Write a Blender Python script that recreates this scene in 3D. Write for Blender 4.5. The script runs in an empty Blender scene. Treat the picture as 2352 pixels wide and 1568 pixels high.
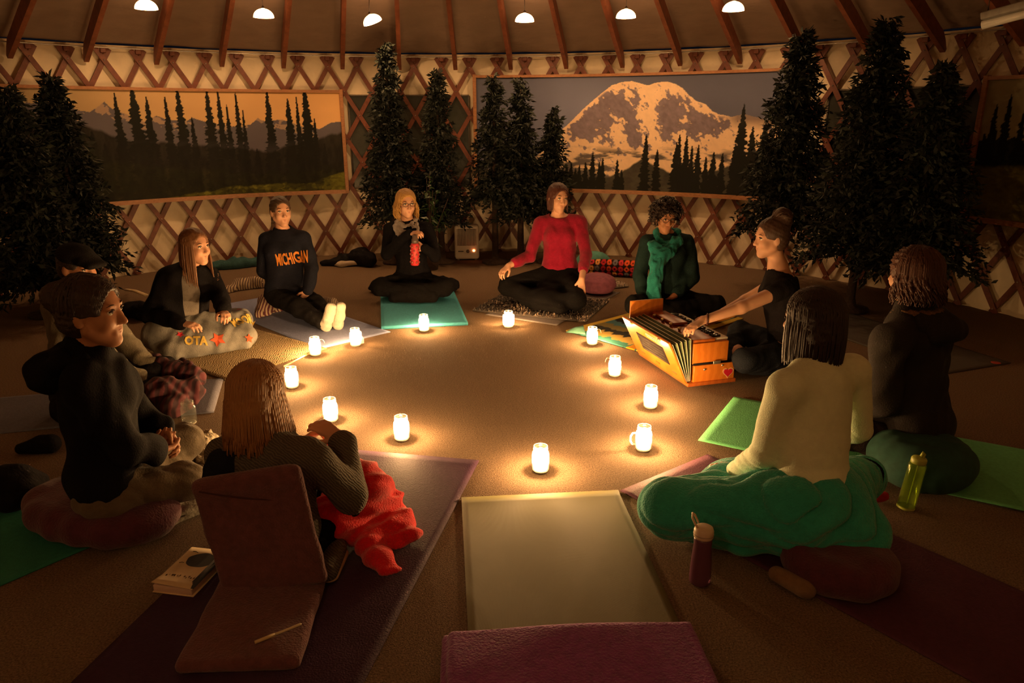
import bpy, math, random
import numpy as np
from mathutils import Vector, Matrix
from mathutils.bvhtree import BVHTree

# ------------------------------------------------------------------ camera, world, exposure
SC = bpy.context.scene
COL = SC.collection
F, TH, RO, HC = 1685.7, 0.29773, 0.00273, 1.574        # focal length in px of the 2352 x 1568 frame, pitch, roll, eye height
CX, CY, RW = -0.547, 3.895, 4.955                       # the yurt: centre on the floor, wall radius
HT = 2.158                                              # top of the lattice wall
DEL = 2 * math.pi / 99                                  # angle between two crossings of the lattice
PH0 = -0.8737                                           # angle of crossing 0
cam_d = bpy.data.cameras.new('camera')
cam = bpy.data.objects.new('camera', cam_d)
COL.objects.link(cam)
cam_d.sensor_width = 36.0
cam_d.lens = F / 2352 * 36.0
cam_d.clip_start = 0.05
cam.location = (0, 0, HC)
cam.rotation_euler = (Matrix.Rotation(math.pi / 2 - TH, 3, 'X') @ Matrix.Rotation(-RO, 3, 'Z')).to_euler()
SC.camera = cam
world = bpy.data.worlds.new('world')
SC.world = world
world.use_nodes = True
world.node_tree.nodes['Background'].inputs[0].default_value = (0.01, 0.012, 0.02, 1)
world.node_tree.nodes['Background'].inputs[1].default_value = 0.2
SC.view_settings.view_transform = 'Standard'
SC.view_settings.look = 'None'
SC.view_settings.gamma = 1.0
SC.view_settings.use_curve_mapping = False
SC.view_settings.exposure = 0.0
try:
    SC.cycles.max_bounces = 10
    SC.cycles.diffuse_bounces = 6
    SC.cycles.transparent_max_bounces = 24
    SC.cycles.caustics_reflective = False
    SC.cycles.caustics_refractive = False
except Exception:
    pass
CANDLE_W, LAMP_W, LAMP_E = 32.0, 34.0, 9.0                              # watts of one candle and of one lamp bulb, glow of a lamp shade
CANDLE_C, LAMP_C = (1.0, 0.545, 0.215), (1.0, 0.54, 0.23)

rng = np.random.default_rng(7)
random.seed(7)


def A3(*v):
    return np.array(v, float)


def ray(px, py):
    a, b = (px - 1176) / F, -(py - 784) / F
    x = a * math.cos(RO) + b * math.sin(RO)
    y = -a * math.sin(RO) + b * math.cos(RO)
    return A3(x, math.cos(TH) + y * math.sin(TH), -math.sin(TH) + y * math.cos(TH))


def PZ(px, py, z=0.0):            # the point at height z that the photograph shows at this pixel
    d = ray(px, py)
    return d * ((z - HC) / d[2]) + A3(0, 0, HC)


def PY(px, py, Y):                # the same at distance Y
    d = ray(px, py)
    return d * (Y / d[1]) + A3(0, 0, HC)


def PW(px, py, r=None):           # the same on the round wall
    r = RW if r is None else r
    d = ray(px, py)
    ox, oy = -CX, -CY
    a = d[0] ** 2 + d[1] ** 2
    b = 2 * (ox * d[0] + oy * d[1])
    c = ox * ox + oy * oy - r * r
    t = (-b + math.sqrt(b * b - 4 * a * c)) / (2 * a)
    return d * t + A3(0, 0, HC)


def wall(ang, z, r):              # a point from wall angle, height and radius
    return A3(CX + r * math.sin(ang), CY + r * math.cos(ang), z)


def wang(p):
    return math.atan2(p[0] - CX, p[1] - CY)


def nz(v):
    v = np.asarray(v, float)
    return v / (np.linalg.norm(v) + 1e-12)


# ------------------------------------------------------------------ objects
BASE = {}


def tag(o, label=None, cat=None, group=None, kind=None):
    if label:
        o['label'] = label
    if cat:
        o['category'] = cat
    if group:
        o['group'] = group
    if kind:
        o['kind'] = kind
    return o


def empty(name, loc, label=None, cat=None, group=None, kind=None):
    o = bpy.data.objects.new(name, None)
    o.empty_display_size = 0.1
    o.location = [float(c) for c in loc]
    COL.objects.link(o)
    BASE[o.name] = np.asarray(loc, float)
    return tag(o, label, cat, group, kind)


def link(name, me, parent=None, base=(0, 0, 0)):
    o = bpy.data.objects.new(name, me)
    COL.objects.link(o)
    if parent is not None:
        o.parent = parent
        BASE[o.name] = BASE[parent.name]
    else:
        o.location = [float(c) for c in base]
        BASE[o.name] = np.asarray(base, float)
    return o


def obj(name, verts, faces, mat, parent=None, smooth=True, base=None, mats=None, fmat=None):
    """one mesh object from world-space vertices"""
    v = np.asarray(verts, float).reshape(-1, 3)
    if parent is not None:
        b = BASE[parent.name]
    else:
        b = A3(*base) if base is not None else A3(*((v.min(0) + v.max(0)) / 2)[:2], v[:, 2].min())
    me = bpy.data.meshes.new(name)
    vv = (v - b).astype(np.float32)
    if isinstance(faces, np.ndarray):
        n, k = faces.shape
        me.vertices.add(len(vv))
        me.vertices.foreach_set('co', vv.ravel())
        me.loops.add(n * k)
        me.loops.foreach_set('vertex_index', faces.astype(np.int32).ravel())
        me.polygons.add(n)
        me.polygons.foreach_set('loop_start', np.arange(0, n * k, k, dtype=np.int32))
        me.update(calc_edges=True)
    else:
        me.from_pydata(vv.tolist(), [], [list(map(int, f)) for f in faces])
    for m in (mats or [mat]):
        me.materials.append(m)
    if fmat is not None:
        me.polygons.foreach_set('material_index', np.asarray(fmat, np.int32))
    if smooth:
        me.polygons.foreach_set('use_smooth', np.ones(len(me.polygons), bool))
    me.update()
    return link(name, me, parent, b)


class MB:
    """collects shapes for one mesh"""

    def __init__(s):
        s.v, s.f, s.m, s.cur = [], [], [], 0

    def add(s, v, f):
        n = len(s.v)
        s.v += [tuple(map(float, p)) for p in v]
        s.f += [tuple(int(i) + n for i in q) for q in f]
        s.m += [s.cur] * len(f)
        return s

    def box(s, c, size, M=None, bev=0.0):
        hx, hy, hz = [d / 2 for d in size]
        M = np.eye(3) if M is None else np.asarray(M, float)
        c = np.asarray(c, float)
        if bev <= 0:
            P = [A3(sx * hx, sy * hy, sz * hz) for sz in (-1, 1) for sx, sy in ((-1, -1), (1, -1), (1, 1), (-1, 1))]
            return s.add([c + M @ p for p in P], [(3, 2, 1, 0), (4, 5, 6, 7), (0, 1, 5, 4), (1, 2, 6, 5), (2, 3, 7, 6), (3, 0, 4, 7)])
        b = min(bev, hx * .99, hy * .99, hz * .99)
        rings = []
        for z, ins in ((-hz, b), (-hz + b * .3, b * .3), (-hz + b, 0), (hz - b, 0), (hz - b * .3, b * .3), (hz, b)):
            ring = []
            for (sx, sy) in ((1, 1), (-1, 1), (-1, -1), (1, -1)):
                a0 = {(1, 1): 0, (-1, 1): 90, (-1, -1): 180, (1, -1): 270}[(sx, sy)]
                for k in range(4):
                    a = math.radians(a0 + 30 * k)
                    ring.append(A3(sx * (hx - b) + math.cos(a) * (b - ins), sy * (hy - b) + math.sin(a) * (b - ins), z))
            rings.append(ring)
        return s.loft([[c + M @ p for p in r] for r in rings])

    def loft(s, rings, close=True, caps=True):
        n = len(rings[0])
        V = [p for r in rings for p in r]
        Fs = []
        for i in range(len(rings) - 1):
            for j in range(n if close else n - 1):
                k = (j + 1) % n
                Fs.append((i * n + j, i * n + k, (i + 1) * n + k, (i + 1) * n + j))
        if caps and close:
            Fs.append(tuple(range(n - 1, -1, -1)))
            Fs.append(tuple((len(rings) - 1) * n + j for j in range(n)))
        return s.add(V, Fs)

    def tube(s, pts, rad, n=8, caps=True, flat=None):
        pts = [np.asarray(p, float) for p in pts]
        rads = list(rad) if hasattr(rad, '__len__') else [rad] * len(pts)
        rings, u = [], None
        for i, p in enumerate(pts):
            t = nz(pts[min(i + 1, len(pts) - 1)] - pts[max(i - 1, 0)])
            if u is None:
                u = np.cross(t, A3(0, 0, 1) if abs(t[2]) < .9 else A3(1, 0, 0))
            u = nz(u - t * np.dot(u, t))
            w = np.cross(t, u)
            k = 1.0 if flat is None else flat
            rings.append([p + rads[i] * (math.cos(a) * u + k * math.sin(a) * w) for a in np.linspace(0, 2 * math.pi, n, endpoint=False)])
        return s.loft(rings, caps=caps)

    def lathe(s, c, prof, n=24, M=None, caps=True):
        c = np.asarray(c, float)
        M = np.eye(3) if M is None else M
        rings = [[c + M @ A3(r * math.cos(a), r * math.sin(a), z) for a in np.linspace(0, 2 * math.pi, n, endpoint=False)] for r, z in prof]
        return s.loft(rings, caps=caps)

    def ball(s, c, rad, n=10, M=None):
        rad = rad if hasattr(rad, '__len__') else (rad,) * 3
        M = np.eye(3) if M is None else M
        c = np.asarray(c, float)
        rings = []
        for i in range(1, n):
            th = math.pi * i / n
            rings.append([c + M @ A3(rad[0] * math.sin(th) * math.cos(a), rad[1] * math.sin(th) * math.sin(a), -rad[2] * math.cos(th))
                          for a in np.linspace(0, 2 * math.pi, n + 4, endpoint=False)])
        return s.loft(rings)

    def build(s, name, mat, parent=None, smooth=True, base=None, mats=None):
        return obj(name, s.v, s.f, mat, parent, smooth, base, mats, s.m if mats else None)


def frame(fwd, up=(0, 0, 1)):
    """rotation with columns right, forward, up"""
    f = nz(fwd)
    r = nz(np.cross(f, up))
    return np.stack([r, f, np.cross(r, f)], 1)


def rotz(a):
    return np.array([[math.cos(a), -math.sin(a), 0], [math.sin(a), math.cos(a), 0], [0, 0, 1.0]])


# ------------------------------------------------------------------ materials
MATS = {}


def mat(name, rgb, rough=0.7, var=0.15, vscale=30.0, bump=0.0, bscale=80.0, metal=0.0, emit=None, estr=0.0, spec=0.5, sheen=0.0, alpha=1.0, trans=0.0, sss=0.0, stretch=None):
    if name in MATS:
        return MATS[name]
    m = bpy.data.materials.new(name)
    m.use_nodes = True
    nt = m.node_tree
    b = nt.nodes['Principled BSDF']
    b.inputs['Base Color'].default_value = (*rgb, 1)
    b.inputs['Roughness'].default_value = rough
    b.inputs['Metallic'].default_value = metal
    b.inputs['Specular IOR Level'].default_value = spec
    if sheen:
        b.inputs['Sheen Weight'].default_value = sheen
    if trans:
        b.inputs['Transmission Weight'].default_value = trans
    if alpha < 1:
        b.inputs['Alpha'].default_value = alpha
    if sss:
        b.inputs['Subsurface Weight'].default_value = sss
        b.inputs['Subsurface Radius'].default_value = (0.01, 0.004, 0.002)
    if emit:
        b.inputs['Emission Color'].default_value = (*emit, 1)
        b.inputs['Emission Strength'].default_value = estr
    tc = nt.nodes.new('ShaderNodeTexCoord')
    co = tc.outputs['Object']
    if stretch:
        mp = nt.nodes.new('ShaderNodeMapping')
        mp.inputs['Scale'].default_value = stretch
        nt.links.new(co, mp.inputs['Vector'])
        co = mp.outputs['Vector']
    if var:
        no = nt.nodes.new('ShaderNodeTexNoise')
        no.inputs['Scale'].default_value = vscale
        no.inputs['Detail'].default_value = 5
        nt.links.new(co, no.inputs['Vector'])
        mr = nt.nodes.new('ShaderNodeMapRange')
        mr.inputs['From Min'].default_value = 0.3
        mr.inputs['From Max'].default_value = 0.7
        mr.inputs['To Min'].default_value = 1 - var
        mr.inputs['To Max'].default_value = 1 + var
        nt.links.new(no.outputs['Fac'], mr.inputs['Value'])
        mx = nt.nodes.new('ShaderNodeMix')
        mx.data_type = 'RGBA'
        mx.blend_type = 'MULTIPLY'
        mx.inputs['Factor'].default_value = 1.0
        mx.inputs[6].default_value = (*rgb, 1)
        nt.links.new(mr.outputs['Result'], mx.inputs[7])
        nt.links.new(mx.outputs[2], b.inputs['Base Color'])
    if bump:
        nb = nt.nodes.new('ShaderNodeTexNoise')
        nb.inputs['Scale'].default_value = bscale
        nb.inputs['Detail'].default_value = 3
        nt.links.new(co, nb.inputs['Vector'])
        bp = nt.nodes.new('ShaderNodeBump')
        bp.inputs['Strength'].default_value = bump
        bp.inputs['Distance'].default_value = 0.01
        nt.links.new(nb.outputs['Fac'], bp.inputs['Height'])
        nt.links.new(bp.outputs['Normal'], b.inputs['Normal'])
    MATS[name] = m
    return m


def wavemat(name, rgb, rgb2, scale, rough=.8, kind='BANDS', dist=1.0, axis='X', bump=.4, lo=.35, hi=.65, stretch=None):
    """two-colour woven or grained material from a wave texture"""
    if name in MATS:
        return MATS[name]
    m = mat(name, rgb, rough, var=0)
    nt = m.node_tree
    b = nt.nodes['Principled BSDF']
    tc = [n for n in nt.nodes if n.type == 'TEX_COORD'][0]
    co = tc.outputs['Object']
    if stretch:
        mp = nt.nodes.new('ShaderNodeMapping')
        mp.inputs['Scale'].default_value = stretch
        nt.links.new(co, mp.inputs['Vector'])
        co = mp.outputs['Vector']
    w = nt.nodes.new('ShaderNodeTexWave')
    w.wave_type = kind
    w.bands_direction = axis
    w.inputs['Scale'].default_value = scale
    w.inputs['Distortion'].default_value = dist
    w.inputs['Detail'].default_value = 2
    nt.links.new(co, w.inputs['Vector'])
    cr = nt.nodes.new('ShaderNodeValToRGB')
    cr.color_ramp.elements[0].position = lo
    cr.color_ramp.elements[0].color = (*rgb, 1)
    cr.color_ramp.elements[1].position = hi
    cr.color_ramp.elements[1].color = (*rgb2, 1)
    nt.links.new(w.outputs['Fac'], cr.inputs['Fac'])
    nt.links.new(cr.outputs['Color'], b.inputs['Base Color'])
    if bump:
        bp = nt.nodes.new('ShaderNodeBump')
        bp.inputs['Strength'].default_value = bump
        bp.inputs['Distance'].default_value = 0.004
        nt.links.new(w.outputs['Fac'], bp.inputs['Height'])
        nt.links.new(bp.outputs['Normal'], b.inputs['Normal'])
    return m


def vcolmat(name, rough=.6, spec=.3):
    if name in MATS:
        return MATS[name]
    m = mat(name, (1, 1, 1), rough, var=0, spec=spec)
    nt = m.node_tree
    at = nt.nodes.new('ShaderNodeAttribute')
    at.attribute_name = 'print'
    nt.links.new(at.outputs['Color'], nt.nodes['Principled BSDF'].inputs['Base Color'])
    return m


def setcol(o, cols):
    a = o.data.color_attributes.new('print', 'FLOAT_COLOR', 'POINT')
    c = np.ones((len(o.data.vertices), 4), np.float32)
    c[:, :3] = cols
    a.data.foreach_set('color', c.ravel())


def glassmat(name, tint=(1, 1, 1), haze=0.1, rough=.05):
    """thin clear glass: lets light through, reflects at grazing angles, slightly hazy"""
    if name in MATS:
        return MATS[name]
    m = bpy.data.materials.new(name)
    m.use_nodes = True
    nt = m.node_tree
    nt.nodes.clear()
    out = nt.nodes.new('ShaderNodeOutputMaterial')
    tr = nt.nodes.new('ShaderNodeBsdfTransparent')
    tr.inputs[0].default_value = (*tint, 1)
    gl = nt.nodes.new('ShaderNodeBsdfGlossy')
    gl.inputs['Roughness'].default_value = rough
    tl = nt.nodes.new('ShaderNodeBsdfTranslucent')
    tl.inputs[0].default_value = (*[.5 + .45 * t for t in tint], 1)
    lw = nt.nodes.new('ShaderNodeLayerWeight')
    lw.inputs[0].default_value = .5
    pw = nt.nodes.new('ShaderNodeMath')
    pw.operation = 'POWER'
    pw.inputs[1].default_value = 4.0
    fr = nt.nodes.new('ShaderNodeMath')
    fr.operation = 'MULTIPLY_ADD'
    fr.inputs[1].default_value = .45
    fr.inputs[2].default_value = .035
    nt.links.new(lw.outputs['Facing'], pw.inputs[0])
    nt.links.new(pw.outputs[0], fr.inputs[0])
    a, b = nt.nodes.new('ShaderNodeMixShader'), nt.nodes.new('ShaderNodeMixShader')
    no = nt.nodes.new('ShaderNodeTexNoise')
    no.inputs['Scale'].default_value = 28
    mr = nt.nodes.new('ShaderNodeMapRange')
    mr.inputs['To Min'].default_value = haze * .4
    mr.inputs['To Max'].default_value = haze * 1.6
    tc = nt.nodes.new('ShaderNodeTexCoord')
    nt.links.new(tc.outputs['Object'], no.inputs['Vector'])
    nt.links.new(no.outputs['Fac'], mr.inputs['Value'])
    nt.links.new(mr.outputs['Result'], a.inputs[0])
    nt.links.new(tr.outputs[0], a.inputs[1])
    nt.links.new(tl.outputs[0], a.inputs[2])
    nt.links.new(fr.outputs[0], b.inputs[0])
    nt.links.new(a.outputs[0], b.inputs[1])
    nt.links.new(gl.outputs[0], b.inputs[2])
    nt.links.new(b.outputs[0], out.inputs[0])
    MATS[name] = m
    return m


# ------------------------------------------------------------------ noise
class Waves:
    def __init__(s, seed, n=6, lam=.1, aniso=None):
        r = np.random.default_rng(seed)
        d = r.normal(size=(n, 3))
        d /= np.linalg.norm(d, axis=1)[:, None]
        s.k = d * (2 * math.pi / (lam * r.uniform(.6, 1.6, n)))[:, None]
        if aniso is not None:
            s.k *= np.asarray(aniso)
        s.p = r.uniform(0, 6.28, n)

    def __call__(s, X, Y, Z):
        o = 0
        for k, p in zip(s.k, s.p):
            w = k[0] * X + k[1] * Y + k[2] * Z + p
            o = o + np.sin(w + 1.3 * np.sin(.37 * w + p))
        return o / math.sqrt(len(s.p))


def vnoise(x, y, seed=0):
    """value noise on arrays"""
    x, y = np.asarray(x, float), np.asarray(y, float)
    xi, yi = np.floor(x).astype(np.int64), np.floor(y).astype(np.int64)
    fx, fy = x - xi, y - yi
    fx, fy = fx * fx * (3 - 2 * fx), fy * fy * (3 - 2 * fy)

    def h(a, b):
        n = (a * 374761393 + b * 668265263 + seed * 1442695041) & 0x7fffffff
        n = ((n ^ (n >> 13)) * 1274126177) & 0x7fffffff
        return ((n ^ (n >> 16)) & 0xffff) / 65535.0
    return (h(xi, yi) * (1 - fx) + h(xi + 1, yi) * fx) * (1 - fy) + (h(xi, yi + 1) * (1 - fx) + h(xi + 1, yi + 1) * fx) * fy


def fbm(x, y, seed=0, o=4):
    s, a, t = 0, 1.0, 0
    for i in range(o):
        s = s + a * vnoise(x * 2 ** i, y * 2 ** i, seed + i)
        t += a
        a *= .55
    return s / t


# ------------------------------------------------------------------ soft solids: signed distance blends, meshed with surface nets
def cone(a, b, ra, rb=None, k=.02, w=None, q=1.0):
    return ('c', np.asarray(a, float), np.asarray(b, float), ra, ra if rb is None else rb, k, None if w is None else nz(w), q)


def ell(c, rad, M=None, k=.02):
    return ('e', np.asarray(c, float), np.asarray(rad, float), np.eye(3) if M is None else np.asarray(M, float), k)


def rbox(c, half, M=None, r=.01, k=.02):
    return ('b', np.asarray(c, float), np.asarray(half, float), np.eye(3) if M is None else np.asarray(M, float), k, r)


def chain(pts, rads, k=.02, w=None, q=1.0):
    return [cone(pts[i], pts[i + 1], rads[i], rads[i + 1], k, w, q) for i in range(len(pts) - 1)]


def pbox(p, off):
    if p[0] == 'c':
        r = max(p[3], p[4]) * max(1, p[7]) + off
        return np.minimum(p[1], p[2]) - r, np.maximum(p[1], p[2]) + r
    if p[0] == 'b':
        e = np.abs(p[3]) @ p[2] + off
        return p[1] - e, p[1] + e
    r = max(p[2]) + off
    return p[1] - r, p[1] + r


def pdist(p, X, Y, Z):
    if p[0] == 'c':
        _, a, b, ra, rb, _k, w, q = p
        ba = b - a
        L2 = float(ba @ ba) + 1e-9
        px, py, pz = X - a[0], Y - a[1], Z - a[2]
        t = np.clip((px * ba[0] + py * ba[1] + pz * ba[2]) / L2, 0, 1)
        px, py, pz = px - t * ba[0], py - t * ba[1], pz - t * ba[2]
        d2 = px * px + py * py + pz * pz
        if w is not None:
            c = px * w[0] + py * w[1] + pz * w[2]
            d2 = d2 - c * c * (1 - 1 / (q * q))
        return np.sqrt(np.maximum(d2, 0)) - (ra + (rb - ra) * t)
    if p[0] == 'b':
        _, c, hf, M, _k, rr = p
        px, py, pz = X - c[0], Y - c[1], Z - c[2]
        u = [np.abs(px * M[0, i] + py * M[1, i] + pz * M[2, i]) - (hf[i] - rr) for i in range(3)]
        return np.sqrt(sum(np.maximum(x, 0) ** 2 for x in u)) + np.minimum(np.maximum(np.maximum(u[0], u[1]), u[2]), 0) - rr
    _, c, rad, M, _k = p
    px, py, pz = X - c[0], Y - c[1], Z - c[2]
    u = [(px * M[0, i] + py * M[1, i] + pz * M[2, i]) for i in range(3)]
    k0 = np.sqrt(sum((u[i] / rad[i]) ** 2 for i in range(3)))
    k1 = np.sqrt(sum((u[i] / rad[i] ** 2) ** 2 for i in range(3))) + 1e-6
    return k0 * (k0 - 1) / k1


def solid(prims, vox=.007, off=0.0, disp=None, cuts=(), floor=None, kcut=.006):
    """mesh (verts, quads) of the smooth union of prims, grown by off, minus cuts"""
    lo = np.min([pbox(p, off)[0] for p in prims], 0) - 4 * vox
    hi = np.max([pbox(p, off)[1] for p in prims], 0) + 4 * vox
    n = np.maximum(np.ceil((hi - lo) / vox).astype(int), 4)
    D = np.full(n, 0.25, np.float32)
    ax = [(lo[i] + vox * np.arange(n[i])).astype(np.float32) for i in range(3)]

    def sub(a, b):
        i0 = np.clip(np.floor((a - lo) / vox).astype(int), 0, n)
        i1 = np.clip(np.ceil((b - lo) / vox).astype(int) + 1, 0, n)
        return tuple(slice(i0[i], i1[i]) for i in range(3))

    def grid(s):
        return ax[0][s[0]][:, None, None], ax[1][s[1]][None, :, None], ax[2][s[2]][None, None, :]
    for p in prims:
        k = max(p[5] if p[0] == 'c' else p[4], 1e-4)
        a, b = pbox(p, off)
        s = sub(a - k - 3 * vox, b + k + 3 * vox)
        if min(x.stop - x.start for x in s) <= 0:
            continue
        d = pdist(p, *grid(s)) - off
        E = D[s]
        h = np.clip(.5 + .5 * (E - d) / k, 0, 1)
        D[s] = E * (1 - h) + d * h - k * h * (1 - h)
    if disp is not None:
        ii = np.nonzero(np.abs(D) < .03)
        D[ii] += disp(ax[0][ii[0]], ax[1][ii[1]], ax[2][ii[2]]).astype(np.float32)
    for p in cuts:
        if p[0] == 'plane':                       # keep the side against the normal
            d = (ax[0][:, None, None] - p[1][0]) * p[2][0] + (ax[1][None, :, None] - p[1][1]) * p[2][1] + (ax[2][None, None, :] - p[1][2]) * p[2][2]
            D = np.maximum(D, d.astype(np.float32))
            continue
        a, b = pbox(p, .02)
        s = sub(a - 2 * vox, b + 2 * vox)
        if min(x.stop - x.start for x in s) <= 0:
            continue
        d = -pdist(p, *grid(s))
        E = D[s]
        h = np.clip(.5 - .5 * (E - d) / kcut, 0, 1)
        D[s] = E * (1 - h) + d * h + kcut * h * (1 - h)
    if floor is not None:
        D = np.maximum(D, (floor - ax[2])[None, None, :])
    # surface nets
    S = D < 0
    cnt = np.zeros(n - 1, np.int8)
    offs = [(i, j, k) for i in (0, 1) for j in (0, 1) for k in (0, 1)]
    for i, j, k in offs:
        cnt += S[i:n[0] - 1 + i, j:n[1] - 1 + j, k:n[2] - 1 + k]
    act = (cnt > 0) & (cnt < 8)
    idx = np.argwhere(act)
    if len(idx) == 0:
        return np.zeros((0, 3)), np.zeros((0, 4), int)
    P = np.zeros((len(idx), 3))
    c = np.zeros(len(idx))
    val = {o: D[idx[:, 0] + o[0], idx[:, 1] + o[1], idx[:, 2] + o[2]] for o in offs}
    for o in offs:
        for axx in range(3):
            if o[axx]:
                continue
            e = list(o)
            e[axx] = 1
            d0, d1 = val[o], val[tuple(e)]
            m = (d0 < 0) != (d1 < 0)
            t = np.where(m, d0 / np.where(m, d0 - d1, 1), 0)
            q = np.repeat(np.array(o, float)[None], len(idx), 0)
            q[:, axx] += t
            P[m] += q[m]
            c[m] += 1
    V = lo + (idx + P / c[:, None]) * vox
    ID = np.full(n - 1, -1, np.int64)
    ID[act] = np.arange(len(idx))
    Q = []
    for axx in range(3):
        b1, b2 = (axx + 1) % 3, (axx + 2) % 3
        sl0 = [slice(None)] * 3
        sl1 = [slice(None)] * 3
        sl0[axx] = slice(0, -1)
        sl1[axx] = slice(1, None)
        s0, s1 = S[tuple(sl0)], S[tuple(sl1)]
        e = np.argwhere(s0 != s1)
        ok = (e[:, b1] > 0) & (e[:, b2] > 0) & (e[:, b1] < n[b1] - 1) & (e[:, b2] < n[b2] - 1)
        e = e[ok]

        def g(da, db):
            f = e.copy()
            f[:, b1] -= da
            f[:, b2] -= db
            return ID[f[:, 0], f[:, 1], f[:, 2]]
        q = np.stack([g(1, 1), g(0, 1), g(0, 0), g(1, 0)], 1)
        fl = ~s0[e[:, 0], e[:, 1], e[:, 2]]
        q[fl] = q[fl][:, ::-1]
        Q.append(q)
    Q = np.concatenate(Q)
    return V, Q[(Q >= 0).all(1)]


def soft(name, prims, m, parent=None, vox=.007, off=0.0, disp=None, cuts=(), floor=None, base=None, kcut=.006):
    v, f = solid(prims, vox, off, disp, cuts, floor, kcut)
    return obj(name, v, f, m, parent, base=base)


def folds(seed, amp=.004, lam=.09, aniso=None):
    w = Waves(seed, 5, lam, aniso)
    return lambda X, Y, Z: amp * w(X, Y, Z)

# ================================================================== THE SETTING
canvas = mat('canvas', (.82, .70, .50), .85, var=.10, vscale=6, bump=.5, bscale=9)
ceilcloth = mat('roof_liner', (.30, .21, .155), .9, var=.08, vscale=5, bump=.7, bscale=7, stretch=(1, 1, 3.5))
lathwood = mat('lath_wood', (.15, .040, .018), .5, var=.25, vscale=25, bump=.1, bscale=60)
rafterwood = mat('rafter_wood', (.24, .075, .034), .5, var=.25, vscale=18, bump=.1, bscale=50)
railwood = mat('rail_wood', (.36, .16, .065), .45, var=.25, vscale=30, stretch=(1, 1, 4))
steel = mat('bolt_steel', (.6, .58, .55), .35, metal=.9, var=0)


def carpet_mat():
    m = mat('carpet', (.200, .135, .085), .95, var=.45, vscale=150, bump=.9, bscale=230, spec=.1)
    return m


n = 160
ca = [2 * math.pi * i / n for i in range(n)]
fl = MB()
fl.loft([[A3(CX + (RW + .09) * math.sin(a), CY + (RW + .09) * math.cos(a), z) for a in reversed(ca)] for z in (-.06, 0)])
tag(fl.build('floor', carpet_mat(), smooth=False, base=(CX, CY, 0)), 'brown ribbed carpet floor of the round tent', kind='structure')

# canvas wall: a round shell with soft ripples
v, f = [], []
zs = np.linspace(0, HT + .085, 16)
N = 396
for z in zs:
    for i in range(N):
        a = 2 * math.pi * i / N
        rr = RW + .05 + .006 * math.sin(a * 33 + 3 * z) + .006 * math.sin(a * 71 + 5 * z) + (.012 * math.sin(a * 120) * max(0, 1 - z / .35))
        v.append(wall(a, z, rr))
for j in range(len(zs) - 1):
    for i in range(N):
        k = (i + 1) % N
        f.append((j * N + i, j * N + k, (j + 1) * N + k, (j + 1) * N + i))
wallo = obj('wall_round', v, f, canvas, base=(CX, CY, 0))
tag(wallo, 'cream canvas wall behind the crossed wooden laths', kind='structure')

# laths: crossing strips, each its own piece
ROWS, ZB, ZT = 8, .04, 2.10
RH = (ZT - ZB) / ROWS


def lath_mesh(sgn, r):
    v, f = [], []
    z0, z1 = .0, HT + .045
    for i in range(15):
        z = z0 + (z1 - z0) * i / 14
        a = sgn * (ZT - z) / RH * DEL / 2
        # strip direction on the wall and its width
        t = nz(A3(-sgn * DEL / 2 * r, RH, 0))
        nrm = A3(t[1], -t[0], 0) * .0235
        for (da, dz, dr) in ((nrm[0] / r, nrm[1], -.006), (-nrm[0] / r, -nrm[1], -.006), (-nrm[0] / r, -nrm[1], .006), (nrm[0] / r, nrm[1], .006)):
            aa = a + da
            v.append(((r + dr) * math.sin(aa), (r + dr) * math.cos(aa), max(z + dz, .002)))
    for i in range(14):
        for j in range(4):
            k = (j + 1) % 4
            f.append((i * 4 + j, i * 4 + k, (i + 1) * 4 + k, (i + 1) * 4 + j))
    f += [(3, 2, 1, 0), (56, 57, 58, 59)]
    me = bpy.data.meshes.new('lath')
    me.from_pydata([tuple(map(float, p)) for p in v], [], f)
    me.materials.append(lathwood)
    return me


lm = [lath_mesh(1, RW - .008), lath_mesh(-1, RW + .008)]
for idx in range(-9, 42):
    for s in (0, 1):
        o = link('lath', lm[s], wallo)
        o.rotation_euler = (0, 0, -(PH0 + DEL * idx))
# bolt heads where laths cross
bo = MB()
for idx in range(-6, 39):
    for r in range(ROWS + 1):
        a = PH0 + DEL * (idx + (r % 2) * .5)
        c = wall(a, ZT - r * RH, RW - .017)
        bo.ball(c, .007, 4)
tag(bo.build('bolt_heads', steel, wallo), kind='stuff')
# short cross blocks on the lattice heads, under the roof cable
hd = lambda: None
me = bpy.data.meshes.new('head_block')
mb = MB().box((0, RW - .02, HT + .03), (.055, .03, .05), bev=.008)
me.from_pydata(mb.v, [], mb.f)
me.materials.append(lathwood)
for idx in range(-6, 38):
    o = link('head_block', me, wallo)
    o.rotation_euler = (0, 0, -(PH0 + DEL * idx))
cab = MB().tube([wall(PH0 + DEL * i / 2, HT + .052, RW - .04) for i in range(-20, 80)], .006, 6)
cab.build('roof_cable', steel, wallo)

# ceiling: a cone of liner cloth sagging a little between the rafters
SLOPE = .57
v, f = [], []
NR = 198
rs = np.linspace(RW + .06, .06, 26)
RAF0 = PH0 + DEL * (-.5)
for r in rs:
    for i in range(NR):
        a = 2 * math.pi * i / NR + RAF0
        ph = (i * 2 * math.pi / NR) / (2 * DEL) * math.pi
        sag = .03 * abs(math.sin(ph)) * min(1, max(0, (RW - r) / .5)) * min(1, r / RW)
        rip = .004 * math.sin(r * 40 + 3 * math.sin(a * 17)) + .003 * math.sin(a * 50 + r * 9)
        v.append(wall(a, HT + .075 + SLOPE * (RW - r) + .06 - sag + rip, r))
for j in range(len(rs) - 1):
    for i in range(NR):
        k = (i + 1) % NR
        f.append((j * NR + i, (j + 1) * NR + i, (j + 1) * NR + k, j * NR + k))
f.append(tuple((len(rs) - 1) * NR + i for i in range(NR)))
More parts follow.
